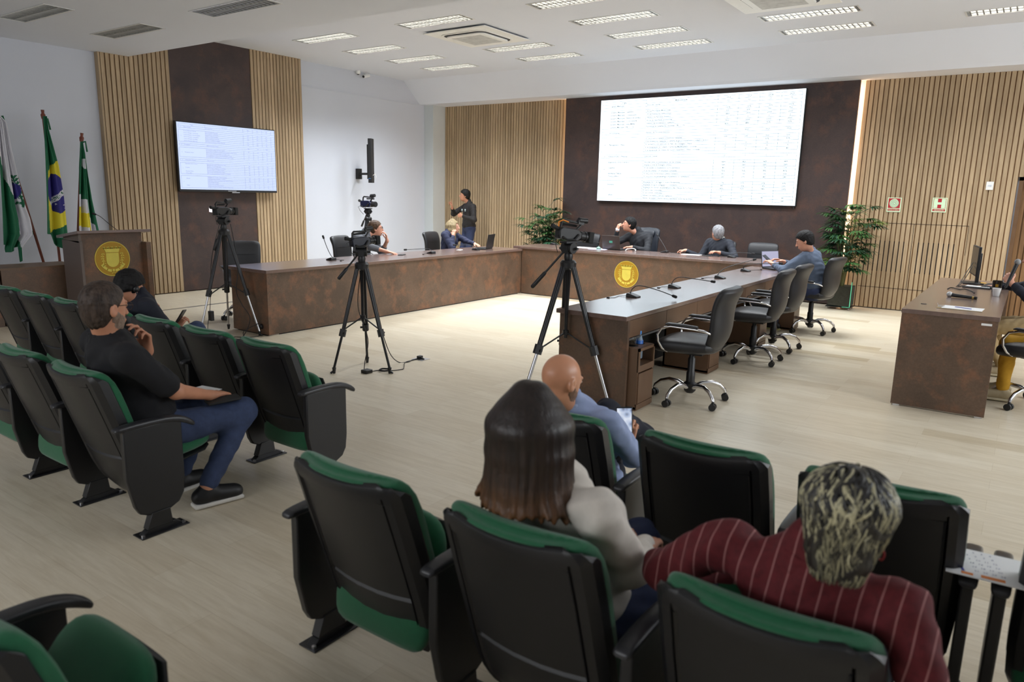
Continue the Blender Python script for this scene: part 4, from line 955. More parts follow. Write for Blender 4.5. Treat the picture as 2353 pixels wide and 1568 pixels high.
def hand(S_,wr,d,nrm,s=1,curl=.6,thumb=1,spread=.12,k=.004,fingers=None):
    """wr wrist, d direction to the knuckles, nrm out of the back of the hand, thumb=+1/-1 side"""
    d=nv(d); nrm=np.array(nrm,float); nrm=nv(nrm-d*(nrm@d)); sd=np.cross(d,nrm)*thumb
    wr=np.array(wr,float); kn=[]
    for i,(o,l) in enumerate(((.030,.088),(.010,.092),(-.011,.087),(-.030,.078))):
        p=wr+d*l*s+sd*o*s; kn.append(p); S_.cap(wr+d*.015*s+sd*o*.55*s,p,.0145*s,.0105*s,.010)
    S_.cap(wr-d*.01*s,wr+d*.02*s,.023*s,.02*s,.02)
    cl=fingers or [curl]*4
    for i,p in enumerate(kn):
        L=(.042,.046,.043,.034)[i]*s; a=0; q=p; r=.0088*s
        f=sd*(.9-i*.6)*spread
        for j,(fr,lf) in enumerate(((.75,1),(1.15,.62),(.8,.5))):
            a+=cl[i]*fr; v=nv(d*cos(a)-nrm*sin(a)+f*max(0,1-a)); q2=q+v*L*lf; S_.cap(q,q2,r,r*.92,k); q=q2; r*=.93
    t0=wr+d*.028*s+sd*.024*s; t1=t0+nv(sd*.75+d*.6-nrm*.35)*.042*s; t2=t1+nv(sd*.15+d*.85-nrm*(.2+.4*curl))*.032*s; t3=t2+nv(d*.8-nrm*(.2+.6*curl)-sd*.2)*.026*s
    S_.cap(t0,t1,.015*s,.011*s,.008); S_.cap(t1,t2,.0105*s,.0098*s,.004); S_.cap(t2,t3,.0098*s,.0082*s,.004)
    return kn
def person(label, pel, yaw=0, lean=0, side=0, s=1.0, twist=0, head=None, hyaw=0, hpitch=0, hroll=0, wr=None, el=None, hands=None, an=None, kp=None, toes=None,
           skin=None, top=None, pants=None, shoe=None, sleeve=1.0, hair=None, h=.006, female=False, belly=0, beard=None, glasses=None, collar=None, sole=None, shoulders=.185, group=None, wrinkle=(.0035,38), stand=False, neckless=False, toe_up=0, hh=None):
    t=empty('person',(pel[0],pel[1],0)); tag(t,label,'person')
    pel=np.array(pel,float); ya=R(yaw)
    Rt=np.array([cos(ya),sin(ya),0]); Fw=np.array([-sin(ya),cos(ya),0]); Up=np.array([0,0,1.])
    U=nv(Up*cos(R(lean))+Fw*sin(R(lean))); U=nv(U*cos(R(side))+Rt*sin(R(side))); 
    ty=R(yaw+twist); Rs=np.array([cos(ty),sin(ty),0]); Rs=nv(Rs-U*(Rs@U)); Fs=np.cross(U,Rs)
    sc=pel+U*.47*s; sw=shoulders*s
    neck=sc+U*.055*s+Fs*.0; hd=np.array(head,float) if head is not None else sc+U*.215*s+Fs*.03*s
    hy=R(hyaw); HR=np.array([cos(hy),sin(hy),0]); HF=np.array([-sin(hy),cos(hy),0]); HU=Up.copy()
    HF,HU=nv(HF*cos(R(hpitch))+HU*sin(R(hpitch))),nv(HU*cos(R(hpitch))-HF*sin(R(hpitch)))
    HR,HU=nv(HR*cos(R(hroll))+HU*sin(R(hroll))),nv(HU*cos(R(hroll))-HR*sin(R(hroll)))
    Ax=np.array([HR,HF,HU]); H_=lambda x,y,z: hd+s*(HR*x+HF*y+HU*z)
    B=SDF()
    def headprims(B,g=0):
        B.ell(H_(0,-.012,.028),Ax,np.array([.074,.093,.088])*s+g,k=.02)
        B.ell(H_(0,.022,-.030),Ax,np.array([.060,.066,.082])*s+g,k=.035)
        B.ell(H_(0,.048,-.082),Ax,np.array([.030,.028,.024])*s+g,k=.03)
    headprims(B)
    B.cap(H_(0,.086,.018),H_(0,.106,-.022),.008*s,.0125*s,.010); 
    for q in(-1,1):
        B.ell(H_(q*.012,.098,-.024),Ax,np.array([.009,.009,.007])*s,k=.006)
        B.sub(H_(q*.031,.091,.016),Ax,np.array([.019,.012,.011])*s,k=.012)
        B.ell(H_(q*.031,.078,.016),Ax,np.array([.0125,.0105,.0105])*s,k=.003)
        B.cap(H_(q*.013,.087,.032),H_(q*.046,.074,.033),.0075*s,.006*s,.01)
        B.ell(H_(q*.077,-.012,-.004),Ax,np.array([.010,.020,.032])*s,k=.005); B.sub(H_(q*.086,-.006,.0),Ax,np.array([.006,.009,.016])*s,k=.005)
    B.cap(H_(-.019,.088,-.052),H_(.019,.088,-.052),.0075*s,k=.005); B.cap(H_(-.015,.087,-.062),H_(.015,.087,-.062),.0075*s,k=.005)
    B.cap(neck-U*.05*s,H_(0,-.018,-.065),.054*s,.049*s,.025)
    B.ell(sc-U*.13*s,np.array([Rs,Fs,U]),np.array([.135,.095,.17])*s,k=.05); B.ell(pel+U*.05*s,np.array([Rt,Fw,U]),np.array([.13,.095,.13])*s,k=.05)
    Tp=SDF(); ga=.012
    f=1.0 if not female else .88
    Tp.ell(sc-U*.12*s,np.array([Rs,Fs,U]),np.array([.165*f,.122,.175])*s,k=.06)
    Tp.cap(sc-Rs*(sw-.035)*1-U*.045*s,sc+Rs*(sw-.035)-U*.045*s,.062*s,.062*s,.05)
    Tp.cap(sc-U*.02*s,neck+(hd-neck)*.12,.088*s,.060*s,.04)
    Tp.ell(pel+U*.17*s+Fw*belly*.4,np.array([Rt,Fw,U]),np.array([.152*f+belly*.3,.122+belly,.165])*s,k=.06)
    Tp.ell(pel+U*.045*s,np.array([Rt,Fw,U]),np.array([.172,.135+belly*.4,.10])*s,k=.06)
    if female:
        for q in(-1,1): Tp.ell(sc-U*.17*s+Fs*.09*s+Rs*q*.075*s,np.array([Rs,Fs,U]),np.array([.065,.06,.062])*s,k=.04)
    skel={}
    for i,q in enumerate((-1,1)):
        sh=sc+Rs*q*sw-U*.04*s; w_=np.array(wr[i],float) if wr else sh+Fw*.35*s-U*.35*s
        e_,w_=ik(sh,w_,.285*s,.255*s,el[i] if el else (Rt*q*.5-U+(-Fw*.3)))
        B.cap(sh,e_,.044*s,.036*s,.03); B.cap(e_,w_,.038*s,.024*s,.025)
        r_=1.0
        if sleeve>.5:
            Tp.cap(sh,e_,.062*s,.052*s,.045)
            L=(sleeve-.5)*2; end=e_+(w_-e_)*L*.97; Tp.cap(e_,end,.050*s,(.050-.016*L)*s,.03)
        else: Tp.cap(sh,sh+(e_-sh)*sleeve*2,.062*s,.060*s,.045)
        if hands and hands[i]: 
            hdct=hands[i]; hand(B,w_,hdct['d'],hdct['n'],s*.98,hdct.get('curl',.6),q*hdct.get('t',-1),fingers=hdct.get('f'))
        else: hand(B,w_,nv(w_-e_),Up,s*.98,.5,-q)
        skel['w%d'%i]=w_; skel['e%d'%i]=e_
    Pn=SDF(); shoes_=[]
    Pn.ell(pel+Up*.0*s,np.array([Rt,Fw,U]),np.array([.165,.125,.11])*s,k=.05)
    for i,q in enumerate((-1,1)):
        hp=pel+Rt*q*.085*s-U*.02*s; a_=np.array(an[i],float)
        kn,a_=ik(hp,a_,.43*s,.42*s,kp[i] if kp else (Fw+Up*.6+Rt*q*.15))
        B.cap(hp,kn,.07*s,.045*s,.03); B.cap(kn,a_,.046*s,.032*s,.03)
        Pn.cap(hp,kn,.092*s,.064*s,.05); Pn.cap(kn,a_+(kn-a_)*.08,.062*s,.048*s,.04)
        Sh=SDF(); So=SDF(); shoes_.append((Sh,So)); td=nv(toes[i] if toes else Fw); up_=nv(Up-td*(td@Up)); 
        sl=a_-up_*.055*s
        Sh.cap(a_+(kn-a_)*.02,sl+up_*.02*s-td*.02*s,.038*s,.036*s,.03); Sh.cap(sl-td*.04*s+up_*.015*s,sl+td*.13*s+up_*.005*s,.038*s,.034*s,.03); Sh.cap(sl+td*.05*s+up_*.02*s,sl+td*.15*s,.036*s,.030*s,.03)
        B.cap(a_,sl+td*.10*s,.03*s,.024*s,.03)
        if sole:
            sdv=np.cross(td,up_); So.box(sl+td*.05*s-up_*.026*s,np.array([sdv,td,up_]),np.array([.040,.125,.012])*s,.010,k=.01)
        skel['k%d'%i]=kn; skel['a%d'%i]=a_
    skm=skin or M_['skin']
    B.mesh('body',skm,h,parent=t)
    if top:
        o=Tp.mesh('shirt',top,h,noise=wrinkle,parent=t)
    if pants: Pn.mesh('trousers',pants,h*1.15,noise=wrinkle,parent=t)
    if shoe:
        for Sh,So in shoes_:
            o=Sh.mesh('shoe',shoe,h,parent=t)
            if sole: So.mesh('sole',sole,h).parent=o
    # eyes
    for q in(-1,1):
        e=MB(); Me=Matrix(((HR[0],HF[0],HU[0],0),(HR[1],HF[1],HU[1],0),(HR[2],HF[2],HU[2],0),(0,0,0,1)))
        c=H_(q*.031,.0855,.016); Mx=Matrix.Translation(Vector(c))@Me
        e.ell((0,0,0),(.0085*s,.0045*s,.0048*s),10,6,0,Mx); e.ell((0,.0035*s,0),(.0042*s,.0022*s,.0042*s),8,6,1,Mx)
        ob=e.build('eye',[mat_once('eye_white',srgb(225,222,218),.3),mat_once('eye_dark',srgb(40,26,18),.2)],t,smooth=60); ob.matrix_parent_inverse=Matrix.Translation(-Vector(t.location))
    if hair:
        hm,th,style=hair['m'],hair.get('t',.014),hair.get('style','short')
        Hs=SDF(); g=th*s
        Hs.ell(H_(0,-.014,.032),Ax,np.array([.074,.094,.088])*s+g,k=.02)
        if style=='short': Hs.ell(H_(0,-.035,-.025),Ax,np.array([.064,.062,.07])*s+g*.5,k=.03)
        fr=hair.get('front',.062); bk=hair.get('back',-.075); side_=hair.get('side',.0)
        hd0=hd.copy()
        def cut(X,Y,Z):
            x=(X-hd0[0])/s;y=(Y-hd0[1])/s;z=(Z-hd0[2])/s
            u=x*HU[0]+y*HU[1]+z*HU[2]; f_=x*HF[0]+y*HF[1]+z*HF[2]; r__=x*HR[0]+y*HR[1]+z*HR[2]
            # hairline height as a function of front-back position
            line=np.interp(f_,[-.12,-.06,-.03,-.005,.015,.045,.07,.09],[bk,bk,bk*.7,side_-.03,side_+.012,fr*.72+side_*.3,fr,fr+.01])
            return (line-u)*s*.7
        Hs.mesh('hair',hm,min(h,.005),noise=(hair.get('n',.006),hair.get('nf',120)),cut=cut,parent=t)
        br=SDF()
        for q in(-1,1): br.cap(H_(q*.015,.0945,.033),H_(q*.045,.081,.036),.0045*s,.003*s,.003)
        br.mesh('eyebrows',hm,.003,parent=t)
    if beard:
        Bs=SDF(); headprims(Bs,.003); 
        def cutb(X,Y,Z):
            x=(X-hd[0])/s;y=(Y-hd[1])/s;z=(Z-hd[2])/s
            u=x*HU[0]+y*HU[1]+z*HU[2]; f_=x*HF[0]+y*HF[1]+z*HF[2]
            top_=np.interp(f_,[-.02,.03,.06,.075,.09],[.02,-.02,-.035,-.038,-.035]); return np.maximum((u-top_)*s,(-.008-f_)*s)
        Bs.mesh('beard',beard,.005,noise=(.002,300),cut=cutb,parent=t)
    if glasses:
        g=MB()
        for q in(-1,1):
            c=np.array([0,.104,.012]); pts=[]
            for i in range(13):
                a=2*pi*i/12; pts.append(H_(q*.032+.024*cos(a),.103-.004*abs(cos(a)),.012+.018*sin(a)))
            g.tube(pts,.0017*s,6); g.tube([H_(q*.056,.101,.018),H_(q*.074,.05,.020),H_(q*.079,-.01,.016),H_(q*.078,-.03,.0)],.0018*s,6)
        g.tube([H_(-.009,.106,.016),H_(.009,.106,.016)],.0017*s,6)
        ob=g.build('glasses',glasses,t,smooth=60); ob.matrix_parent_inverse=Matrix.Translation(-Vector(t.location))
    if collar:
        c=SDF(); n=14
        for i in range(n):
            a=2*pi*i/n+.35*0; 
            if abs(((a+pi/2*3)%(2*pi))-pi)<0: continue
            b=2*pi*(i+1)/n
            fa=Fs*sin(a)+Rs*cos(a); fb=Fs*sin(b)+Rs*cos(b)
            if fa@Fs>.93 or fb@Fs>.93: continue
            c.cap(neck+fa*.068*s-U*.03*s,neck+fb*.068*s-U*.03*s,.014*s,k=.01); c.cap(neck+fa*.062*s-U*.004*s,neck+fb*.062*s-U*.004*s,.009*s,k=.012)
        c.mesh('collar',collar,.005,parent=t)
    t['sk']=0; del t['sk']
    return t,skel,dict(H=H_,HR=HR,HF=HF,HU=HU,U=U,Fs=Fs,Rs=Rs,sc=sc,neck=neck,s=s,Ax=Ax)
_mc={}
def mat_once(n,c,r):
    if n not in _mc: _mc[n]=mat(n,c,r,var=.01)
    return _mc[n]
def under(o,t):
    o.parent=t; o.matrix_parent_inverse=Matrix.Translation(-Vector(t.location)); return o
M_['skin']=skin_mat('skin_light',srgb(205,150,125)); M_['skin_t']=skin_mat('skin_tan',srgb(180,125,98)); M_['skin_d']=skin_mat('skin_brown',srgb(150,102,78))
def hair_mat(name,c0,c1,scale=60,stretch=(1,1,.12),rough=.45):
    k=N(name); k.l(k.ramp(k.noise(scale,5,.7,stretch),[(.35,c0),(.65,c1)]),k.b.inputs['Base Color']); k.b.inputs['Roughness'].default_value=rough; k.b.inputs['Specular IOR Level'].default_value=.25; k.bump(k.noise(scale*1.6,4,.7,stretch),.7,.006); return k.m
M_['h_black']=hair_mat('black_hair',srgb(10,9,10),srgb(22,20,20),rough=.6); M_['h_brown']=hair_mat('brown_hair',srgb(52,36,24),srgb(88,64,44)); M_['h_grey']=hair_mat('grey_hair',srgb(96,96,100),srgb(160,160,164))
M_['h_salt']=hair_mat('greying_brown_hair',srgb(40,32,28),srgb(80,66,57))
jeans=cloth_mat('blue_denim',srgb(50,63,94),.85,.14,50); jeans_d=cloth_mat('dark_denim',srgb(36,46,76),.85,.1,50)
navy=cloth_mat('navy_cloth',srgb(24,27,40),.85); blackc=cloth_mat('black_cotton',srgb(17,17,22),.85)
bshoe=mat('black_shoe',srgb(20,20,22),.5); wsole=mat('white_sole',srgb(215,212,205),.6)
# ================================================================ the people
D_=lambda d,n,c=.6,f=None,t=-1: dict(d=d,n=n,curl=c,f=f,t=t)
# man in black polo, profile toward the screen
pB,skB,inB=person('man in black polo, jeans and glasses seated with a hand at his chin',(-3.55,1.83,.45),0,-17,0,1.04,twist=-8,head=(-3.52,1.67,1.08),hyaw=10,hpitch=-6,
  wr=[(-3.60,1.90,.83),(-3.42,2.12,.575)],el=[(-.5,.1,-1),(.5,-.2,-.6)],hands=[D_((.05,-.15,1),(-.3,1,0),.55,[.5,.7,.9,1.0]),D_((-.35,1,-.1),(0,.1,1),.35)],
  an=[(-3.66,2.05,.09),(-3.36,2.03,.10)],kp=[(-.15,1,.7),(.12,1,.7)],toes=[(-.1,1,0),(.22,1,0)],skin=skin_mat('skin_man_polo',srgb(196,138,108)),top=blackc,pants=jeans,shoe=bshoe,sole=wsole,sleeve=.40,belly=.035,shoulders=.205,
  hair=dict(m=M_['h_salt'],t=.007,front=.075,n=.002,nf=160,back=-.115),beard=hair_mat('grey_stubble',srgb(120,98,84),srgb(160,140,124)),glasses=mat('brown_glasses',srgb(60,40,30),.3),collar=blackc,h=.0055)
# young man with the phone
pY,skY,inY=person('young man with black hair and beard, head bowed over a phone',(-5.12,2.70,.43),-14,-2,0,.90,head=(-5.14,2.62,.95),hyaw=2,hpitch=-30,
  wr=[(-5.20,2.84,.72),(-5.16,2.96,.60)],el=[(-.6,.2,-1),(.7,-.1,-.8)],hands=[D_((.1,-.1,1),(0,1,.2),1.0),D_((-.1,.45,.5),(.3,-.8,.3),.75)],
  an=[(-5.3,3.10,.09),(-4.95,3.16,.26)],kp=[(-.1,1,.8),(.1,.5,1)],skin=M_['skin_t'],top=navy,pants=jeans,shoe=bshoe,sleeve=.45,
  hair=dict(m=M_['h_black'],t=.020,front=.06,n=.003,nf=120),beard=M_['h_black'],h=.0055)
# bald man filming the screen
pD,skD,inD=person('bald man in pale blue shirt holding up a phone, legs crossed',(-1.47,2.74,.36),-4,-24,0,.95,head=(-1.485,2.48,.905),hyaw=-14,hpitch=-16,
  wr=[(-1.60,2.90,.50),(-1.40,2.96,.515)],el=[(-.6,0,-1),(.9,-.1,-.7)],hands=[D_((.45,.6,.5),(0,.2,1),.7),D_((-.10,.30,1),(.25,-1,.2),.8,[.7,.75,.8,.9])],
  an=[(-1.62,3.10,.10),(-1.46,3.33,.45)],kp=[(-.1,1,.9),(-.45,.2,1)],toes=[(0,1,0),(.88,.10,.24)],skin=skin_mat('skin_bald_man',srgb(206,146,112),rough=.38),top=cloth_mat('pale_blue_shirt',srgb(150,164,200),.8,.05),pants=navy,shoe=mat('grey_suede_shoe',srgb(120,108,98),.85),sole=mat('brown_sole',srgb(96,82,70),.7),sleeve=.97,
  collar=cloth_mat('pale_blue_collar',srgb(165,178,210)),beard=hair_mat('trimmed_beard',srgb(120,90,70),srgb(150,115,92)),h=.005,wrinkle=(.005,46))
# long-haired woman in cream
pW,skW,inW=person('woman with long straight brown hair and a cream sweater, seen from behind',(-.96,1.77,.43),-20,-15,-2,.94,head=(-1.045,1.60,1.015),hyaw=-4,hpitch=0,
  wr=[(-1.05,2.02,.56),(-.86,2.0,.57)],el=[(-.5,-.3,-1),(.55,-.35,-1)],an=[(-.95,2.18,.09),(-.68,2.20,.09)],kp=[(.1,1,.8),(.35,1,1)],skin=M_['skin'],top=cloth_mat('cream_knit',srgb(214,206,196),.9,.04),pants=jeans_d,shoe=bshoe,sleeve=.97,female=True,belly=.02,shoulders=.20,h=.005,wrinkle=(.006,36))
# woman with streaked hair
def stripe_mat():
    k=N('burgundy_striped_shirt'); tc=k.n('ShaderNodeTexCoord'); wv=k.n('ShaderNodeTexWave'); wv.wave_type='BANDS'; wv.bands_direction='X'; wv.inputs['Scale'].default_value=8.6; wv.inputs['Distortion'].default_value=1.1; wv.inputs['Detail'].default_value=1; wv.inputs['Detail Scale'].default_value=.6
    mp=k.n('ShaderNodeMapping'); mp.inputs['Rotation'].default_value=(0,R(-6),0); k.l(tc.outputs['Object'],mp.inputs[0]); k.l(mp.outputs[0],wv.inputs['Vector'])
    k.l(k.mix(k.ramp(wv.outputs['Fac'],[(.972,(0,0,0,1)),(.995,(1,1,1,1))]),k.ramp(k.noise(60,3),[(.3,srgb(80,16,22)),(.7,srgb(98,24,30))]),srgb(160,108,106)),k.b.inputs['Base Color']); k.b.inputs['Roughness'].default_value=.85; k.bump(k.noise(600),.2,.002); return k.m
burg=stripe_mat()
pS,skS,inS=person('woman with short blond-streaked curly hair and a striped burgundy shirt',(-.33,1.72,.44),-3,-15,4,.93,head=(-.238,1.585,.985),hyaw=6,hpitch=-14,hroll=-3,
  wr=[(-.55,1.90,.62),(-.085,1.72,.70)],el=[(-1,-.1,-.5),(.45,-.5,-1)],hands=[None,D_((-.25,.5,.8),(.4,.2,.6),.8)],an=[(-.42,2.12,.09),(-.22,2.12,.09)],skin=M_['skin_t'],top=burg,pants=navy,shoe=bshoe,sleeve=.95,female=True,belly=.03,shoulders=.215,h=.005,wrinkle=(.0055,34),collar=burg)
# interpreter
pI,skI,inI=person('standing interpreter in black shirt, one hand raised, by the slatted wall',(-9.50,11.92,.93),-205+360,0,0,1.0,twist=0,head=(-9.555,11.84,1.585),hyaw=130,hpitch=0,
  wr=[(-9.44,11.62,1.185),(-9.735,11.66,1.33)],el=[(.9,.2,-.9),(-1,.1,-.9)],hands=[D_((-1,-.2,.05),(.1,-1,.2),1.4),D_((-.05,-.1,1),(.6,.6,0),.35,[.05,.9,1.2,1.3])],
  an=[(-9.40,11.95,.09),(-9.60,11.93,.09)],kp=[(0,-1,0),(0,-1,0)],skin=M_['skin_t'],top=cloth_mat('black_shirt',srgb(28,24,24),.8),pants=jeans_d,shoe=bshoe,sleeve=.97,hair=dict(m=M_['h_black'],t=.016,front=.06,n=.002,nf=140),collar=cloth_mat('black_collar',srgb(34,30,30)),h=.0065,stand=True)
# woman at the long desk
pF,skF,inF=person('fair-haired woman in navy jacket, hand in her hair, by the black laptop',(-8.18,9.66,.52),-75,6,0,.97,head=(-8.10,9.74,1.06),hyaw=-58,hpitch=0,
  wr=[(-7.66,9.80,.79),(-7.99,9.60,.93)],el=[(0,.6,-1),(.6,-.3,-1)],hands=[None,D_((-.1,.35,.9),(.3,-1,0),.9)],an=[(-7.7,9.8,.09),(-7.7,9.6,.09)],skin=M_['skin'],top=cloth_mat('navy_jacket',srgb(28,34,62),.8,.06),pants=jeans_d,shoe=bshoe,sleeve=.96,female=True,h=.0065,collar=cloth_mat('navy_collar',srgb(32,38,68)))
# man in glasses
pG,skG,inG=person('man in glasses and grey zip sweater resting his chin on his hand',(-8.15,7.62,.54),-72,10,0,1.0,twist=-6,head=(-7.99,7.80,1.085),hyaw=-40,hpitch=3,
  wr=[(-7.86,7.90,.915),(-7.56,7.60,.785)],el=[(.7,.6,-1),(0,-.9,-.5)],hands=[D_((-.15,-.02,.95),(.6,.8,0),.7),D_((.9,.35,-.12),(0,0,1),.25)],an=[(-7.6,7.75,.09),(-7.6,7.5,.09)],skin=M_['skin'],top=cloth_mat('grey_sweater',srgb(92,94,100),.85,.05),pants=jeans_d,shoe=bshoe,sleeve=.72,hair=dict(m=M_['h_brown'],t=.014,front=.066,n=.002),glasses=mat('dark_glasses',srgb(30,18,20),.3),collar=cloth_mat('pale_blue_collar_under',srgb(176,205,220)),h=.006)
# president of the table
pP,skP,inP=person('dark-haired man in black jacket at the open laptop of the central desk',(-5.33,11.30,.56),172,6,0,1.0,twist=8,head=(-5.47,11.13,1.185),hyaw=118,hpitch=8,
  wr=[(-5.30,10.93,.83),(-5.60,10.97,1.09)],el=[(.9,.1,-.7),(-.6,-.2,-1)],hands=[D_((-1,-.3,0),(0,0,1),.5),D_((.25,.05,.9),(-.5,-.8,0),1.2)],an=[(-5.2,10.9,.09),(-5.4,10.9,.09)],skin=M_['skin'],top=cloth_mat('black_jacket',srgb(24,26,32),.75,.06),pants=navy,shoe=bshoe,sleeve=.96,hair=dict(m=M_['h_black'],t=.013,front=.064,n=.002),collar=cloth_mat('jacket_collar',srgb(32,34,42)),h=.006)
# grey haired man, looking away to the screen
pE,skE,inE=person('grey-haired man in dark jacket turning toward the big screen',(-3.95,11.22,.53),176,-2,0,1.0,twist=-10,head=(-3.97,11.17,1.115),hyaw=52,hpitch=8,
  wr=[(-3.80,10.85,.84),(-4.42,11.05,.825)],el=[(.9,0,-.7),(-.3,-.5,-1)],hands=[None,D_((-1,-.2,-.05),(0,0,1),.9)],an=[(-3.85,10.8,.09),(-4.05,10.8,.09)],skin=M_['skin'],top=cloth_mat('charcoal_jacket',srgb(34,38,48),.8,.06),pants=navy,shoe=bshoe,sleeve=.96,hair=dict(m=M_['h_grey'],t=.014,front=.066,n=.002),collar=cloth_mat('white_collar',srgb(200,198,190)),h=.006)
# man in grey at the side desk
pL,skL,inL=person('man in slate grey sweater hunched over a phone beside the open laptop',(-2.10,9.66,.53),84,16,0,1.03,head=(-2.27,9.52,1.15),hyaw=96,hpitch=-24,
  wr=[(-2.62,9.52,.83),(-2.56,9.74,.86)],el=[(-.1,-.9,-.6),(0,.9,-.6)],hands=[D_((-.8,.3,.5),(.3,-.2,1),.6),D_((-.7,-.4,.3),(.2,.3,1),.5)],an=[(-2.55,9.55,.09),(-2.5,9.85,.09)],skin=M_['skin'],top=cloth_mat('slate_sweater',srgb(84,96,116),.85,.06),pants=jeans_d,shoe=bshoe,sole=mat('sneaker_sole',srgb(170,165,110),.6),sleeve=.96,hair=dict(m=M_['h_black'],t=.013,front=.064,n=.002),collar=cloth_mat('slate_collar',srgb(88,100,120)),belly=.02,h=.006,shoulders=.20)
# speaker with the microphone at the door-side desk, and the person in mustard trousers nearer the camera, both cut by the photo edge
pR,skR,inR=person('person in navy top holding a microphone, cut by the photo edge at the door-side desk',(.20,8.52,.54),78,4,0,1.0,head=(.085,8.48,1.15),hyaw=80,hpitch=-4,
  wr=[(-.085,8.22,.935),(-.205,8.92,.83)],el=[(.2,-.8,-.8),(0,.9,-.5)],hands=[D_((-.5,.5,.6),(-.3,-.9,.2),1.1),D_((-.9,.3,-.1),(0,0,1),.3)],
  an=[(-.05,8.40,.10),(-.05,8.62,.10)],kp=[(-1,-.1,.8),(-1,.1,.8)],toes=[(-1,-.1,0),(-1,.1,0)],skin=M_['skin'],top=navy,pants=cloth_mat('beige_trousers',srgb(176,152,110),.85,.06),shoe=mat('beige_shoe',srgb(176,160,130),.8),sole=mat('pale_sole',srgb(200,188,160),.7),sleeve=.92,hair=dict(m=M_['h_grey'],t=.014,front=.06,n=.002),h=.006)
pM,skM,inM=person('person in mustard trousers on the swivel chair at the photo edge, only legs in view',(.42,7.42,.55),80,-4,0,1.0,wr=[(.27,7.22,.70),(.24,7.66,.68)],an=[(-.02,7.34,.10),(-.03,7.58,.10)],kp=[(-1,-.3,.8),(-1,.1,.8)],toes=[(-1,-.1,0),(-1,.1,0)],
  skin=M_['skin'],top=blackc,pants=cloth_mat('mustard_trousers',srgb(200,150,40),.85,.06),shoe=mat('cream_shoe',srgb(176,160,130),.8),sole=mat('cream_sole',srgb(200,188,160),.7),sleeve=.92,hair=dict(m=M_['h_brown'],t=.014,front=.06,n=.002),h=.007)
# ================================================================ long and curly hair
def long_hair(t,I,mt,bottom,spread=1.0,seed=1,name='hair',h=.005,flick=True,thick=.02,nl=26,arc=125,low=.10,fa=1.0):
    H_,HR,HF,HU,s,Ax=I['H'],I['HR'],I['HF'],I['HU'],I['s'],I['Ax']
    rs=random.Random(seed); S_=SDF(); c=H_(0,-.012,.03)
    S_.ell(H_(0,-.020,.036),Ax,np.array([.105,.116,.096])*s,k=.03)
    S_.ell(H_(0,-.030,-.04),Ax,np.array([.102,.100,.13])*s,k=.04)
    for i in range(nl):
        a=R(-arc+2*arc*i/(nl-1)); dx,dy=sin(a),-cos(a)
        pc=H_(dx*.018,dy*.018-.012,.108); p0=H_(dx*.086,dy*.094-.012,.025); L=p0[2]-bottom-rs.uniform(0,.03)
        mid=H_(dx*.092*spread,dy*.090-.012,-.05); mid2=np.array([mid[0]+HR[0]*dx*.012*spread+HF[0]*dy*.01,mid[1]+HR[1]*dx*.012*spread+HF[1]*dy*.01,p0[2]-L*.75])
        e=mid2+np.array([0,0,-L*.25])+ (HR*dx+HF*dy)*((.05 if abs(a)>1.0 else .03) if flick else .008)*s
        r=thick*s
        S_.cap(pc,p0,r*.9,r,.03); S_.cap(p0,mid,r,r*1.05,.025); S_.cap(mid,mid2,r*1.05,r*.95,.018); S_.cap(mid2,e,r*.95,r*.35,.008)
    cx,cy=c[0],c[1]
    def disp(X,Y,Z):
        an=np.arctan2(Y-cy,X-cx); return (.0013*np.sin(an*30+Z*7+1.5*np.sin(Z*11))+.0007*np.sin(an*67+Z*9))*np.clip((c[2]+.05-Z)/.12,.05,1)*fa
    hd=H_(0,0,0)
    def cut(X,Y,Z):   # keep the face free
        x=(X-hd[0])/s;y=(Y-hd[1])/s;z=(Z-hd[2])/s
        f_=x*HF[0]+y*HF[1]+z*HF[2]; u=x*HU[0]+y*HU[1]+z*HU[2]
        return np.minimum((f_-.055)*s, (.075-u)*s) if True else None
    o=S_.mesh(name,mt,h,disp=disp,cut=cut,parent=t); o.modifiers['smooth'].iterations=5; return o
def ombre(name,c0,c1,c2,z0,z1):
    k=N(name); tc=k.n('ShaderNodeTexCoord'); sp=k.n('ShaderNodeSeparateXYZ'); k.l(tc.outputs['Object'],sp.inputs[0])
    mr=k.n('ShaderNodeMapRange'); mr.inputs[1].default_value=z0; mr.inputs[2].default_value=z1; k.l(sp.outputs[2],mr.inputs[0])
    st=k.noise(70,4,.7,(1,1,.08)); base=k.ramp(mr.outputs[0],[(0,c2),(.5,c1),(1,c0)])
    k.l(k.mix(1,base,k.ramp(st,[(.35,(.55,.55,.55,1)),(.65,(1.35,1.3,1.25,1))]),'MULTIPLY'),k.b.inputs['Base Color']); k.b.inputs['Roughness'].default_value=.42; k.bump(st,.6,.005); return k.m
long_hair(pW,inW,ombre('brown_hair_lighter_ends',srgb(36,26,22),srgb(52,36,26),srgb(112,76,46),.78,1.02),.80,1.04,3,'hair',nl=46,thick=.024,fa=1.2)
long_hair(pF,inF,hair_mat('fair_hair',srgb(92,78,54),srgb(170,150,112),70,(1,1,.15)),.82,1.15,5,'hair',.006,False,.024,22,118)
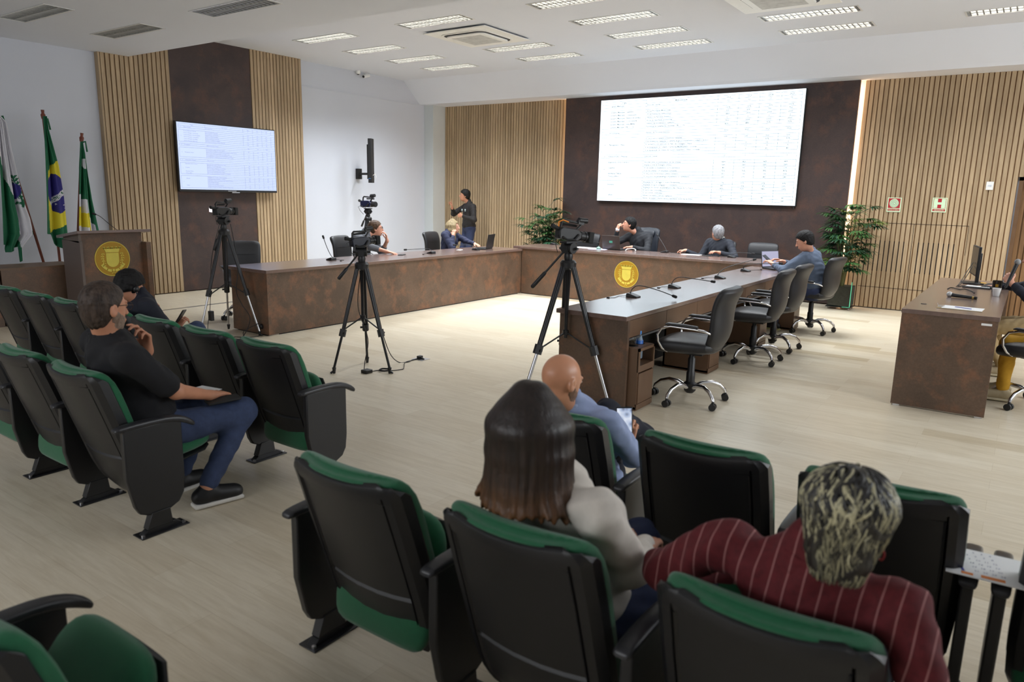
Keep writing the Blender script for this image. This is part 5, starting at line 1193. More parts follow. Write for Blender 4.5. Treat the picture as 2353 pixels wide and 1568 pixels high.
# streaked short curls: a dark close cap and several hundred tapering locks
def curls():
    H_,HR,HF,HU,s,Ax=inS['H'],inS['HR'],inS['HF'],inS['HU'],inS['s'],inS['Ax']
    hd=H_(0,0,0)
    def cut(X,Y,Z):
        x=(X-hd[0])/s;y=(Y-hd[1])/s;z=(Z-hd[2])/s
        u=x*HU[0]+y*HU[1]+z*HU[2]; f_=x*HF[0]+y*HF[1]+z*HF[2]
        line=np.interp(f_,[-.14,-.06,-.01,.03,.07,.1],[-.12,-.11,-.04,.01,.06,.07]); return (line-u)*s*.7
    Sd=SDF(); Sd.ell(H_(0,-.018,.034),Ax,np.array([.098,.111,.101])*s,k=.03); Sd.ell(H_(0,-.05,-.06),Ax,np.array([.068,.050,.078])*s,k=.04)
    hair=Sd.mesh('hair',hair_mat('dark_roots',srgb(34,32,32),srgb(70,66,58)),.005,noise=(.004,90),cut=cut,parent=pS)
    rs=random.Random(11); mb=MB()
    for i in range(1500):
        th=rs.uniform(0,2*pi) if i<1050 else rs.uniform(pi*1.02,pi*1.98); ph=math.acos(1-rs.random()*1.75) if i<1050 else rs.uniform(1.35,2.1); 
        n=11; L=rs.uniform(.6,1.35); wob=rs.uniform(.04,.15)*rs.choice((-1,1)); pw=rs.uniform(4,9); p_=rs.uniform(0,6); pts=[]
        for j in range(n):
            q=j/(n-1); f=ph+L*q*.9; g=th+wob*sin(p_+pw*q)+ (0)
            fc=min(f,1.45); x,y,z=sin(fc)*cos(g),sin(fc)*sin(g),cos(fc)
            lift=1.0+.045*sin(q*pi)+.03*q*rs.uniform(-.3,1)
            rx,ry,rz=.101,.115,.104
            if f>1.45: k=(f-1.45); z=cos(1.45)-1.15*k; x*=1-.36*k; y=y*(1-.30*k)
            pts.append(H_(x*rx*lift,-.018+y*ry*lift,.034+z*rz*lift))
        m0=pts[-1]; u=(m0-hd)@HU/s; f_=(m0-hd)@HF/s
        if f_>.06 and u<.06: continue
        if f_>-.01 and u<-.04: continue
        while len(pts)>4 and (pts[-1]-hd)@HU/s<-.128: pts.pop()
        n=len(pts)
        if (pts[-1]-hd)@HU/s<-.18: continue
        r0=rs.uniform(.0020,.0038)*s
        mb.tube(pts,[r0*.5]+[r0]*(n-3)+[r0*.8,r0*.15],6,0,True,None,.6)
    k=N('streaked_locks'); gi=k.n('ShaderNodeNewGeometry')
    c=k.ramp(gi.outputs['Random Per Island'],[(0,srgb(28,27,28)),(.42,srgb(48,46,44)),(.55,srgb(120,116,98)),(.75,srgb(176,170,138)),(1,srgb(206,198,160))]); k.l(c,k.b.inputs['Base Color']); k.b.inputs['Roughness'].default_value=.42
    o=mb.build('hair_locks',k.m,None,smooth=60); o.parent=hair; o.matrix_parent_inverse=Matrix.Identity(4)
    o['kind']='stuff'
    ring=MB().tube([H_(.082+.006*cos(a),.0,-.048+.011*sin(a)) for a in [i*pi/5 for i in range(11)]],.0025,6).build('earring',mat('red_earring',srgb(150,40,44),.3),pS); ring.matrix_parent_inverse=Matrix.Translation(-Vector(pS.location))
curls()
# worn and held small things of the people
def onp(t,mb,name,m,**k): o=mb.build(name,m,None,**k); return under(o,t)
H_=inY['H']; onp(pY,MB().ell(H_(.092,.006,-.01),(.018,.022,.022),12,8).tube([H_(.086,0,0),H_(.09,.03,-.045)],.005,6),'headset_earpiece',M_['black'],smooth=60)
H_=inP['H']; w=skP['w1']; onp(pP,MB().tube([w+np.array([-.02,-.02,.01]),w+np.array([.03,.01,.01])],.028,10),'wristband',mat('white_band',srgb(220,220,225),.5),smooth=50)
# badges on the interpreter's shirt
sc,U,Fs,Rs=inI['sc'],inI['U'],inI['Fs'],inI['Rs']
for q,nm in((-1,'shirt_badge'),(1,'shirt_badge')):
    c=sc-U*.10+Fs*.128+Rs*q*.075; m=Matrix((( *Rs,0),( *U,0),( *Fs,0),(0,0,0,1))).transposed(); m.translation=Vector(c)
    b=MB().prism([(.020*cos(2*pi*i/14),.016*sin(2*pi*i/14)) for i in range(14)],-.01,.003,'z',0,m).prism([(-.022,-.030),(.022,-.030),(.022,-.022),(-.022,-.022)],-.01,.003,'z',0,m); onp(pI,b,nm,mat_once('badge_pale',srgb(190,205,205),.6))
# ================================================================ phones, papers, laptops, microphones
def flatthing(name,label,cat,loc,size,m,rz=0,bevel=.002,group=None,rx=0,ry=0):
    t=MB().box((-size[0]/2,-size[1]/2,0),(size[0]/2,size[1]/2,size[2])).build(name,m,None,bevel=bevel); t.location=loc; t.rotation_euler=(rx,ry,rz); return tag(t,label,cat,group)
def phone(label,M,sm,sz=(.074,.154,.009)):
    t=empty('smartphone'); t.matrix_world=M; tag(t,label,'phone')
    w,l,d=sz; MB().box((-w/2,-l/2,0),(w/2,l/2,d)).build('body',M_['black'],t,bevel=.006,seg=3)
    MB().box((-w/2+.004,-l/2+.006,d),(w/2-.004,l/2-.006,d+.0006)).build('screen',sm,t); return t
def frame(c,x,y):
    x=Vector(x).normalized(); y=Vector(y); y=(y-x*y.dot(x)).normalized(); z=x.cross(y); m=Matrix((x,y,z)).transposed().to_4x4(); m.translation=Vector(c); return m
# picture on the bald man's phone: bright photo of a room
k=N('phone_picture'); vo=k.n('ShaderNodeTexVoronoi'); vo.inputs['Scale'].default_value=34; tc=k.n('ShaderNodeTexCoord'); k.l(tc.outputs['Object'],vo.inputs['Vector'])
col=k.ramp(vo.outputs['Distance'],[(0,srgb(90,84,90)),(.35,srgb(170,186,215)),(.8,srgb(225,232,245))]); k.l(col,k.b.inputs['Emission Color']); k.b.inputs['Emission Strength'].default_value=.42; k.b.inputs['Base Color'].default_value=(0,0,0,1)
phone_pic=k.m
w=skD['w1']; c=Vector(w)+Vector((-.015,-.02,.115)); phone('smartphone held up by the bald man, showing a picture of the room',frame(c,(.86,.44,.06),(.24,.02,1)),phone_pic)
w=skY['w1']; phone('smartphone the young man with black hair is reading',frame(Vector(w)+Vector((.0,.03,.07)),(.62,-.72,.1),(.35,.45,.9)),mat('phone_dark',srgb(60,66,74),.2))
# pouch and sheet on the lap of the man in polo
t=MB().box((-.085,-.048,0),(.085,.048,.012)).build('eyeglass_case',M_['blackm'],None,bevel=.005); t.location=(-3.37,2.16,.545); t.rotation_euler=(0,0,R(72)); t.rotation_euler.y=R(-4); tag(t,'flat black case resting on the thigh of the man in jeans and polo','case')
flatthing('paper_sheet','white paper sheet lying on the lap of the man in black polo','paper',(-3.58,2.14,.560),(.15,.21,.002),M_['paper'],R(10),0)
# laptops
def laptop(label,loc,rz,w=.34,d=.23,open_=105,lid=None,screen=None,sticker=False,body=None):
    t=empty('laptop',loc,rz,label,'laptop'); b=body or M_['black']
    MB().box((-w/2,-d/2,0),(w/2,d/2,.018)).build('base',b,t,bevel=.003)
    MB().box((-w*.44,-d*.1,.018),(w*.44,d*.40,.0195)).build('keyboard',mat_once('key_black',srgb(26,26,28),.6),t)
    Mh=Matrix.Translation((0,d/2,.016))@Matrix.Rotation(R(90-open_+0),4,'X')   # lid plane stands on the rear edge
    Mh=Matrix.Translation((0,d/2,.016))@Matrix.Rotation(-R(open_-90),4,'X')
    l=MB().box((-w/2,0,0),(w/2,.008,d),0,Mh).build('lid',lid or b,t,bevel=.003)
    MB().box((-w/2+.008,-.001,.012),(w/2-.008,.0,d-.01),0,Mh).build('display',screen or mat_once('screen_off',srgb(20,22,26),.2),l)
    if sticker:
        MB().box((-.03,.008,.10),(.03,.0088,.135),0,Mh).build('sticker',mat_once('green_sticker',srgb(80,170,140),.5),l)
    return t
laptop('dark laptop with a small green sticker, open on the central desk',(-5.49,10.72,.79),R(174),.34,.22,102,mat('bronze_lid',srgb(74,66,62),.35,.3,var=.03),None,True)
laptop('black laptop open in front of the fair-haired woman',(-7.30,9.52,.75),R(-72),.34,.23,100)
laptop('slim laptop with a lit page, open by the man in grey sweater',(-2.66,9.84,.75),R(62),.31,.22,100,mat('space_grey',srgb(70,72,76),.35,.6,var=.02),emis('laptop_page',(.62,.62,.85,1),.32))
w=skL['w0']; phone('smartphone in the hands of the man in slate grey sweater',frame(Vector(w)+Vector((-.10,.07,.06)),(.2,.9,.1),(-.7,.2,.6)),mat('phone_dark2',srgb(60,66,74),.2))
# gooseneck microphones
def gooseneck(label,base,neck,group,rz=0,wire=None):
    t=empty('gooseneck_microphone',base,0,label,'microphone',group)
    o=MB().prism([(-.055,0),(.060,0),(.055,.012),(-.030,.038),(-.050,.034)],-.045,.045,'y',0,Matrix.Rotation(rz,4,'Z')).build('base',M_['shell'],t,bevel=.006)
    P=[Vector((-.03,0,.03)).xyz]; P[0].rotate(Matrix.Rotation(rz,3,'Z')); P+= [Vector(n)-Vector(base) for n in neck]; out=[]
    for i in range(len(P)-1):
        p0=P[max(i-1,0)];p1=P[i];p2=P[i+1];p3=P[min(i+2,len(P)-1)]
        for s_ in range(6):
            u=s_/6; out.append(.5*((2*p1)+(-p0+p2)*u+(2*p0-5*p1+4*p2-p3)*u*u+(-p0+3*p1-3*p2+p3)*u**3))
    out.append(P[-1]); d=(out[-1]-out[-2]).normalized()
    MB().tube([out[0]-Vector((0,0,.01)),out[0]+Vector((0,0,.012))],.009,10).tube(out,.0042,8).build('neck',M_['black'],t,smooth=60)
    MB().tube([out[-1]-d*.02,out[-1]-d*.012,out[-1]+d*.022,out[-1]+d*.03],[.006,.0125,.0135,.007],10).build('foam_head',M_['blackm'],t,smooth=60)
    if wire:
        P=[Vector(v)-Vector(base) for v in wire]; MB().tube(P,.0025,6).box(tuple(P[-1]-Vector((.012,.006,.004))),tuple(P[-1]+Vector((.014,.006,.006)))).build('plug_lead',M_['black'],t)
    return t
z=.75
def arc(b,mid,tip,hz): return [mid,tip]
GM='gooseneck microphones on the side desk'; gm=[
 ('gooseneck microphone at the near end of the side desk, bent low over the edge',(-2.88,6.02,z),[(-2.90,6.05,z+.075),(-2.84,6.06,z+.105),(-2.68,6.08,z+.08),(-2.52,6.10,z+.035)],0,[(-2.93,6.0,z+.01),(-3.0,5.98,z+.004),(-2.98,5.85,z+.004),(-3.02,5.80,z+.004)]),
 ('gooseneck microphone second from the near end, its arm nearly level',(-2.87,6.94,z),[(-2.89,6.96,z+.075),(-2.83,6.97,z+.110),(-2.68,6.98,z+.105),(-2.50,7.0,z+.092)],0,[(-2.92,6.90,z+.01),(-2.99,6.92,z+.004),(-2.98,6.8,z+.004)]),
 ('gooseneck microphone third from the near end, pointing up and outward',(-2.83,8.16,z),[(-2.85,8.20,z+.07),(-2.80,8.28,z+.12),(-2.70,8.45,z+.165),(-2.60,8.62,z+.203)],0,[(-2.88,8.12,z+.01),(-2.96,8.10,z+.004),(-2.97,7.98,z+.004)]),
 ('gooseneck microphone closest to the slim laptop with the lit page',(-2.87,9.20,z),[(-2.88,9.16,z+.07),(-2.82,9.15,z+.10),(-2.65,9.17,z+.118),(-2.45,9.19,z+.131)],0,[(-2.90,9.25,z+.01),(-2.84,9.42,z+.004),(-2.78,9.55,z+.004)])]
for l,b,n,r_,w_ in gm: gooseneck(l,b,n,GM,r_,w_)
GM='gooseneck microphones on the long desk'
gooseneck('gooseneck microphone standing upright on the long desk, by the empty chair',(-7.38,6.40,z),[(-7.39,6.39,z+.08),(-7.42,6.36,z+.18),(-7.45,6.34,z+.29)],GM,pi,[(-7.34,6.44,z+.01),(-7.25,6.5,z+.004),(-7.2,6.40,z+.004)])
gooseneck('gooseneck microphone with level arm between the man in glasses and the woman',(-7.22,8.17,z),[(-7.24,8.15,z+.065),(-7.30,8.08,z+.07),(-7.45,7.87,z+.058)],GM,pi,[(-7.25,8.10,z+.01),(-7.2,8.0,z+.004),(-7.18,7.95,z+.004)])
gooseneck('gooseneck microphone lying low in front of the fair-haired woman',(-7.20,9.22,z),[(-7.22,9.18,z+.07),(-7.28,9.08,z+.082),(-7.40,8.93,z+.084)],GM,pi)
GM='gooseneck microphones on the central desk'; z=.79
gooseneck('gooseneck microphone at the palm end of the central desk, partly behind the tripod',(-6.75,10.86,z),[(-6.76,10.87,z+.07),(-6.72,10.88,z+.10),(-6.60,10.92,z+.105)],GM,0)
gooseneck('gooseneck microphone in front of the dark laptop on the central desk',(-5.56,10.66,z),[(-5.58,10.68,z+.065),(-5.64,10.70,z+.09),(-5.85,10.85,z+.085),(-6.09,10.95,z+.097)],GM,pi)
gooseneck('gooseneck microphone pointing upward between the two seated men of the central desk',(-4.65,10.77,z),[(-4.66,10.79,z+.08),(-4.74,10.84,z+.16),(-4.846,10.90,z+.257)],GM,pi,[(-4.60,10.78,z+.01),(-4.5,10.76,z+.004),(-4.42,10.78,z+.004)])
gooseneck('gooseneck microphone at the open end of the central desk, by the padded chair',(-3.56,10.70,z),[(-3.53,10.73,z+.06),(-3.48,10.78,z+.075),(-3.30,10.85,z+.069)],GM,0,[(-3.62,10.68,z+.01),(-3.7,10.66,z+.004),(-3.76,10.7,z+.004)])
# papers and little things on the desks
flatthing('paper_stack','white open papers on the central desk by the television camera','paper',(-5.96,10.62,.7905),(.46,.20,.006),M_['paper'],R(-8),0)
flatthing('paper_sheet','white sheet under the table bell on the central desk','paper',(-5.70,10.52,.7905),(.28,.2,.003),mat('bluish_paper',srgb(205,205,235),.7),R(12),0)
t=empty('table_bell',(-5.68,10.50,.7945),0,'small pale green table bell next to the dark laptop','bell')
MB().lathe([(.045,0),(.045,.006),(.034,.008)],20).build('base',mat('bell_green',srgb(96,128,116),.3,.5),t,smooth=40); MB().lathe([(.036,.010),(.034,.024),(.022,.038),(.006,.043),(.006,.050),(.004,.054)],20).build('dome',mat_once('bell_green2',srgb(120,150,138),.25),t,smooth=60)
flatthing('paper_sheet','white sheet before the grey-haired man on the central desk','paper',(-4.19,10.72,.7905),(.28,.16,.004),M_['paper'],R(4),0)
flatthing('notebook','thin dark notebook beside the grey-haired man\'s sheet','notebook',(-3.93,10.70,.7905),(.15,.10,.008),M_['blackm'],R(4))
cable('white_cable',[(-5.24,10.58,.796),(-5.22,10.62,.82),(-5.15,10.66,.83),(-5.09,10.64,.815),(-5.08,10.60,.796)],.007,'looped white cable on the central desk next to the laptop',m=M_['white'])
flatthing('smartphone','black phone lying by the hand of the man in glasses','phone',(-7.33,7.66,.7505),(.075,.15,.009),M_['black'],R(25),.004)
flatthing('paper_note','small white note on the long desk before the fair-haired woman','paper',(-7.38,9.03,.7505),(.07,.12,.003),M_['paper'],R(20),0)
# bottle and glass on the little cabinet
t=empty('water_bottle',(-2.435,5.250,.382),0,'clear water bottle with blue cap and label standing in the narrow cabinet','bottle')
gk=N('bottle_plastic'); gk.b.inputs['Base Color'].default_value=(.55,.70,.85,1); gk.b.inputs['Alpha'].default_value=.45; gk.b.inputs['Roughness'].default_value=.08; g=gk.m
MB().lathe([(.028,0),(.031,.006),(.031,.12),(.030,.14),(.018,.182),(.0125,.190),(.0125,.20)],20).build('body',g,t,smooth=50)
MB().lathe([(.0317,.095),(.0317,.145),(.0305,.146)],20).build('label',mat('blue_label',srgb(60,120,210),.4),t,smooth=50); MB().lathe([(.0155,.196),(.0155,.218),(.014,.221)],16).build('cap',mat('blue_cap',srgb(70,150,230),.4),t,smooth=40)
t=empty('drinking_glass',(-2.435,5.135,.5),0,'empty clear drinking glass beside the water bottle','glass')
MB().lathe([(.026,0),(.030,.075),(.028,.075),(.024,.004)],18).build('tumbler',glass('clear_glass',(1,.98,.94,1),.02,1.3),t,smooth=40)
# things on the door-side desk
z=.808
t=empty('computer_monitor',(-.44,9.30,z),R(-80),'black desktop monitor seen from the side on the door-side desk','monitor')
MB().box((-.13,-.10,0),(.13,.09,.012)).build('foot',M_['black'],t,bevel=.004); MB().box((-.03,.02,.01),(.03,.05,.18)).build('stand',M_['black'],t,bevel=.004)
MB().box((-.24,-.012,.09),(.24,.012,.40)).box((-.12,.01,.15),(.12,.04,.33)).build('case',M_['black'],t,bevel=.004); MB().box((-.23,-.014,.105),(.23,-.0125,.39)).build('screen',mat('monitor_dark',srgb(36,40,48),.2),t)
cable('monitor_cable',[(-.46,9.28,1.03),(-.50,9.05,.93),(-.53,8.85,.84),(-.55,8.72,.813)],.004,'pair of black leads sloping from the desktop monitor to the desk top')
cable('monitor_cable',[(-.46,9.28,.99),(-.49,9.08,.90),(-.52,8.88,.83),(-.54,8.78,.813),(-.45,9.0,.813),(-.36,9.2,.813)],.004,'second black lead trailing behind the monitor foot')
t=empty('computer_keyboard',(-.26,8.98,z),R(84),'black keyboard beyond the dark mug','keyboard'); MB().box((-.20,-.065,0),(.20,.065,.018)).build('base',M_['black'],t,bevel=.004)
ky=MB()
for i in range(14):
    for j in range(5): ky.box((-.19+i*.0272,-.055+j*.0225,.018),(-.19+i*.0272+.022,-.055+j*.0225+.018,.023))
ky.build('keys',mat_once('keys_dark',srgb(38,38,40),.6),t)['kind']='stuff'
t=empty('mug',(-.20,8.62,z),0,'dark brown mug with a gold mark in front of the keyboard','mug')
MB().lathe([(.038,0),(.042,.006),(.042,.105),(.038,.105),(.036,.012),(.0,.010)],22).build('body',mat('mug_brown',srgb(34,26,18),.3),t,smooth=40); MB().tube([(.04,0,.088),(.066,0,.082),(.074,0,.055),(.064,0,.028),(.04,0,.02)],.006,8).build('handle',M_['black'],t,smooth=60)
MB().box((-.012,-.0432,.045),(.012,-.0415,.072)).build('gold_mark',M_['gold'],t)
t=empty('plastic_cup',(-.185,8.13,z),0,'translucent white plastic cup near the edge of the door-side desk','cup')
k=N('cup_plastic'); k.b.inputs['Base Color'].default_value=(.85,.85,.85,1); k.b.inputs['Alpha'].default_value=.62; k.b.inputs['Roughness'].default_value=.3
MB().lathe([(.024,0),(.026,.002),(.036,.075),(.0375,.077),(.035,.077),(.024,.004)],20).build('body',k.m,t,smooth=50)
t=empty('microphone',(-.53,7.74,z+.024),0,'handheld microphone with silver grille lying on the door-side desk','microphone'); Mx=T((0,0,0),R(-12))
MB().ell((.0,0,0),(.026,.026,.026),16,10,0,Mx).build('grille',mat('grille_silver',(.5,.5,.5,1),.5,.7,var=.2,scale=300),t,smooth=60); MB().tube([(.02,0,-.002),(.04,0,-.004),(.20,0,-.009)],[.018,.0165,.0135],14,0,True,Mx).build('handle',M_['black'],t,smooth=50)
MB().tube([(.185,0,-.0085),(.20,0,-.009)],.0142,14,0,True,Mx).build('yellow_band',mat('band_ochre',srgb(170,140,70),.6),t,smooth=50); MB().tube([(.20,0,-.009),(.222,0,-.010)],.0135,12,0,True,Mx).build('end_cap',M_['blackm'],t,smooth=50)
t=empty('microphone',(-.09,8.21,1.00),0,'handheld microphone with grey grille raised by the person at the edge','microphone'); Mx=frame((-.03,.02,.05),(0,1,0),(.9,0,.2)); ax=Vector((.06,.02,.25))
MB().ell((.03,.04,.13),(.027,.027,.029),14,10).build('grille',mat_once('grille_grey2',srgb(130,130,130),.5),t,smooth=60); MB().tube([(.025,.035,.105),(-.03,-.015,-.11)],[.018,.013],12).build('handle',M_['black'],t,smooth=50)
t=empty('clipboard',(-.385,6.94,z),R(-3),'clipboard with white sheet and blue marks at the end of the door-side desk','clipboard')
MB().box((-.16,-.11,0),(.16,.11,.004)).build('board',mat('clip_tan',srgb(170,150,110),.6),t); MB().box((-.125,-.10,.004),(.158,.10,.006)).build('sheet',M_['paper'],t); MB().box((-.158,-.04,.004),(-.12,.04,.012)).tube([(-.15,-.05,.01),(-.165,-.02,.03)],.002,6).build('clip',M_['alu'],t)
MB().tube([(-.04,.02,.008),(.08,-.03,.008)],.004,8).build('pen',mat_once('pen_blue',srgb(120,120,190),.4),t); MB().box((-.045,.015,.0062),(.0,.035,.0066)).build('ink_mark',mat_once('ink_blue',srgb(70,60,190),.6),t)
t=empty('document_folder',(-.37,8.80,z),R(-8),'slim black folder with a white sheet on it, by the plastic cup','folder'); MB().box((-.12,-.07,0),(.12,.07,.012)).build('cover',M_['black'],t,bevel=.003); MB().box((-.10,-.03,.012),(.11,.06,.016)).build('sheet',M_['paper'],t)
cable('plug_lead',[(-.60,8.42,.812),(-.58,8.55,.816),(-.50,8.45,.814),(-.46,8.50,.816),(-.40,8.40,.814),(-.36,8.22,.814)],.005,'short black lead with a plug lying on the door-side desk')
t=MB().lathe([(.022,0),(.022,.003),(.0,.003)],14).build('desk_grommet',M_['black'],None); t.location=(-.66,7.03,z); tag(t,'tiny black cable cap on the door-side desk, near its corner','cable cap')
flatthing('sticky_note','small yellow pad on the foot of the monitor','note',(-.34,9.25,.8205),(.05,.05,.005),mat('yellow_pad',srgb(230,180,70),.7),.2,0)
# lectern microphone
gooseneck('thin gooseneck microphone on the lectern top, in front of the third flag',(-9.40,4.72,1.052),[(-9.41,4.62,1.16),(-9.43,4.52,1.26),(-9.44,4.46,1.29)],None,0)
# calendar sheet across two armrests
t=empty('calendar_sheet',(.035,2.49,.578),R(4),'printed calendar sheet with orange boxes lying across two armrests','calendar')
MB().box((-.115,-.10,0),(.115,.10,.002)).build('sheet',M_['paper'],t)
pr=MB(); 
pr.add([(-.095,.03,.0026),(-.088,.03,.0026),(-.065,-.07,.0026),(-.073,-.07,.0026)],[(0,1,2,3)]); pr.build('blue_stripe',mat_once('print_blue',srgb(60,70,150),.7),t)
pr=MB().box((-.075,-.088,.002),(-.045,-.073,.0026)).box((-.025,-.088,.002),(.035,-.070,.0026)); pr.build('orange_boxes',mat_once('print_orange',srgb(225,130,50),.7),t)
tx=MB(); it=[]
d=0
for r_ in range(6):
    for c_ in range(4):
        d+=1; it.append((str(d),-.065+c_*.022+r_*.006,.075-r_*.026,.013,'CENTER'))
text_bm(tx,it,0,Matrix.Translation((0,0,.0026))); tx.build('printed_days',mat_once('print_grey',srgb(90,90,130),.7),t)
# ================================================================ potted palms
leafm=[mat('leaf_green',srgb(58,98,50),.4,var=.25,scale=6),mat('leaf_dark',srgb(34,66,44),.4,var=.2,scale=6),mat('leaf_yellow_green',srgb(120,138,66),.45,var=.2,scale=6)]
def palm(label,cx,cy,z0,stems,seed,rad,mwt):
    rs=random.Random(seed); t=empty('potted_palm',(cx,cy,0),0,label,'plant')
    for si in range(stems):
        a=rs.uniform(0,2*pi); r0=rs.uniform(0,.10); h=rs.uniform(.5,1.0)*mwt; b=Vector((r0*cos(a),r0*sin(a),z0)); top=b+Vector((cos(a)*rad*.28*rs.random(),sin(a)*rad*.28*rs.random(),h))
        st=MB().tube([b,(b+top)/2+Vector((.01,.0,0)),top],[.010,.009,.006],7).build('stem',mat_once('palm_stem',srgb(86,84,46),.7),t,smooth=50)
        nl=rs.randint(8,12)
        for li in range(nl):
            f=rs.uniform(.25,1.0); p=b+(top-b)*f; ang=rs.uniform(0,2*pi); el=rs.uniform(.1,1.0); L=rs.uniform(.16,.34)*rad/.45
            dr=Vector((cos(ang)*cos(el),sin(ang)*cos(el),sin(el))); q=p+dr*L; q.y=min(q.y,(12.36-cy)) if cy+q.y>12.36 else q.y
            lf=MB(); lf.tube([p,(p+q)/2+Vector((0,0,.012)),q],.0028,5)
            side=dr.cross(Vector((0,0,1))).normalized(); n=rs.randint(7,10)
            for k_ in range(n):
                u=(k_/(n-1)-.5)*2.4; d2=(dr*cos(u)+side*sin(u)); d2.z*=.5; d2.normalize(); l=rs.uniform(.16,.24)*rad/.45*(1-.12*abs(u)); w=.017*rad/.45
                s2=d2.cross(Vector((0,0,1))).normalized(); P=[q,q+d2*l*.35+Vector((0,0,.008)),q+d2*l*.7-Vector((0,0,.016)),q+d2*l-Vector((0,0,.06))]
                W_=[.003,w,w*.9,.002]; vs=[]
                for pp,ww in zip(P,W_): vs+= [pp-s2*ww,pp+Vector((0,0,-.003)),pp+s2*ww]
                vs=[Vector((v_.x,min(v_.y,12.39-cy),v_.z)) for v_ in vs]
                lf.add(vs,[(i*3+j,i*3+j+1,i*3+j+4,i*3+j+3) for i in range(3) for j in range(2)])
            lf.build('frond',leafm[rs.choice((0,0,0,1,1,1,2) if cx>-4 else (0,0,1))],t)
    return t
palm('green potted palm in the corner behind the central desk, near the interpreter',-7.66,11.95,.10,10,4,.50,1.32)
pl_=palm('leafy potted palm in a glass-walled planter beside the bright light strip',-2.30,12.08,.30,11,8,.46,1.25)
def planter(label,cx,cy,glassy):
    t=empty('planter',(cx,cy,0),0,label,'planter'); s_=.17
    MB().box((-s_+.01,-s_+.01,.06),(s_-.01,s_-.01,.36)).build('soil_block',mat('planter_soil',srgb(52,48,40),.95,var=.35,scale=30,bump=.8,bscale=60),t)
    gk=N('planter_glass'); gk.b.inputs['Base Color'].default_value=(.1,.2,.15,1); gk.b.inputs['Alpha'].default_value=.02; gk.b.inputs['Roughness'].default_value=.05; gm=gk.m; em=mat('glass_edge_green',srgb(110,225,180),.2,var=.02)
    MB().box((s_-.008,-s_,.045),(s_,s_,.42)).build('glass_pane',gm,t); MB().box((-s_,-s_,.045),(s_,-s_+.004,.42)).build('glass_pane',gm,t)
    MB().box((s_-.009,-s_-.004,.045),(s_+.002,-s_+.006,.44)).box((.06,-s_-.004,.045),(s_,-s_+.006,.052)).build('glass_edge',em,t)
    MB().box((-s_-.01,-s_,.035),(s_+.01,s_,.047)).build('tray',M_['black'],t)
    for i in(-1,1):
        for j in(-1,1): MB().tube([(i*.15-.008,j*.13,.018),(i*.15+.008,j*.13,.018)],.018,10).build('wheel',M_['alu'],t,smooth=40)
    return t
planter('square glass-walled planter of dark soil standing under the palm by the light strip',-2.28,12.17,True)
planter('dark planter hidden behind the central desk under the corner palm',-7.66,11.97,True)
# ================================================================ flags
def fy(px,py): return 4.015218+.005186*px-.000526*py
def fz(px,py): return 3.957656+.000046*px-.005502*py
FXP=-10.41
def pinp(x,y,poly):
    c=False;n=len(poly);j=n-1
    for i in range(n):
        xi,yi=poly[i];xj,yj=poly[j]
        if (yi>y)!=(yj>y) and x<(xj-xi)*(y-yi)/(yj-yi)+xi: c=not c
        j=i
    return c
fgreen=cloth_mat('flag_green',srgb(22,100,66),.7,.03,20,.1); fwhite=cloth_mat('flag_white',srgb(215,214,220),.7,.02,20,.1); fyel=cloth_mat('flag_yellow',srgb(222,206,50),.7,.02,20,.1); fblue=cloth_mat('flag_blue',srgb(44,40,120),.7,.03,20,.1)
FM=[fgreen,fwhite,fyel,fblue]
def flag(name,label,left,right,pat,folds,pole,base,cat='flag'):
    t=empty('flag',(FXP,fy(*pole[0]),0),0,label,cat); t['label']=label
    def ed(tab,v):
        y=left[0][1]+(max(left[-1][1],right[-1][1])-left[0][1])*v
        return np.interp(y,[q[1] for q in tab],[q[0] for q in tab]),y
    nu,nv_=70,150; mb=MB(); vs=[];px_=[]
    yL=left[-1][1];yR=right[-1][1];y0=left[0][1]
    for j in range(nv_+1):
        v=j/nv_
        for i in range(nu+1):
            u=i/nu; yb=np.interp(u,[b[0] for b in base],[b[1] for b in base]); y=y0+(yb-y0)*v
            xl=np.interp(y,[q[1] for q in left],[q[0] for q in left]); xr=np.interp(y,[q[1] for q in right],[q[0] for q in right]); x=xl+(xr-xl)*u
            dep=.045*sin(u*folds*2*pi+v*1.2)*min(1,v*3+.15)+.02*sin(u*folds*4.4*pi+1+v)
            vs.append((FXP+.085+dep,fy(x-7,y),fz(x-7,y))); px_.append((x,y))
    f=[]; m=[]
    for j in range(nv_):
        for i in range(nu):
            a=j*(nu+1)+i; f.append((a,a+1,a+nu+2,a+nu+1)); q=px_[a]; q2=px_[a+nu+2]; m.append(pat((q[0]+q2[0])/2,(q[1]+q2[1])/2,i/nu))
    mb.v=vs;mb.f=f;mb.m=m
    o=mb.build('cloth',FM,None,smooth=80,solid=.006); under(o,t)
    p0,p1=pole; P0=Vector((FXP,fy(*p0),fz(*p0))); P1=Vector((FXP,fy(*p1),fz(*p1))); d=(P1-P0).normalized(); P2=P0+d*((.05-P0.z)/d.z)
    pm=mat_once('flag_pole_wood',srgb(110,52,30),.45)
    under(MB().tube([P0+d*-.02,P2],.016,12).build('pole',pm,None,smooth=50),t)
    under(MB().tube([P0-d*.06,P0-d*.02,P0+d*.0,P0+d*.05],[.020,.016,.028,.022],12).build('finial',pm,None,smooth=50),t)
    under(MB().tube([P0+d*.06+Vector((.03,0,.0)),P0+d*.07+Vector((.05,.03,.02)),P0+d*.12+Vector((.04,.05,-.06))],.012,6).build('tie_ribbon',fgreen,None,smooth=50),t)
    return t
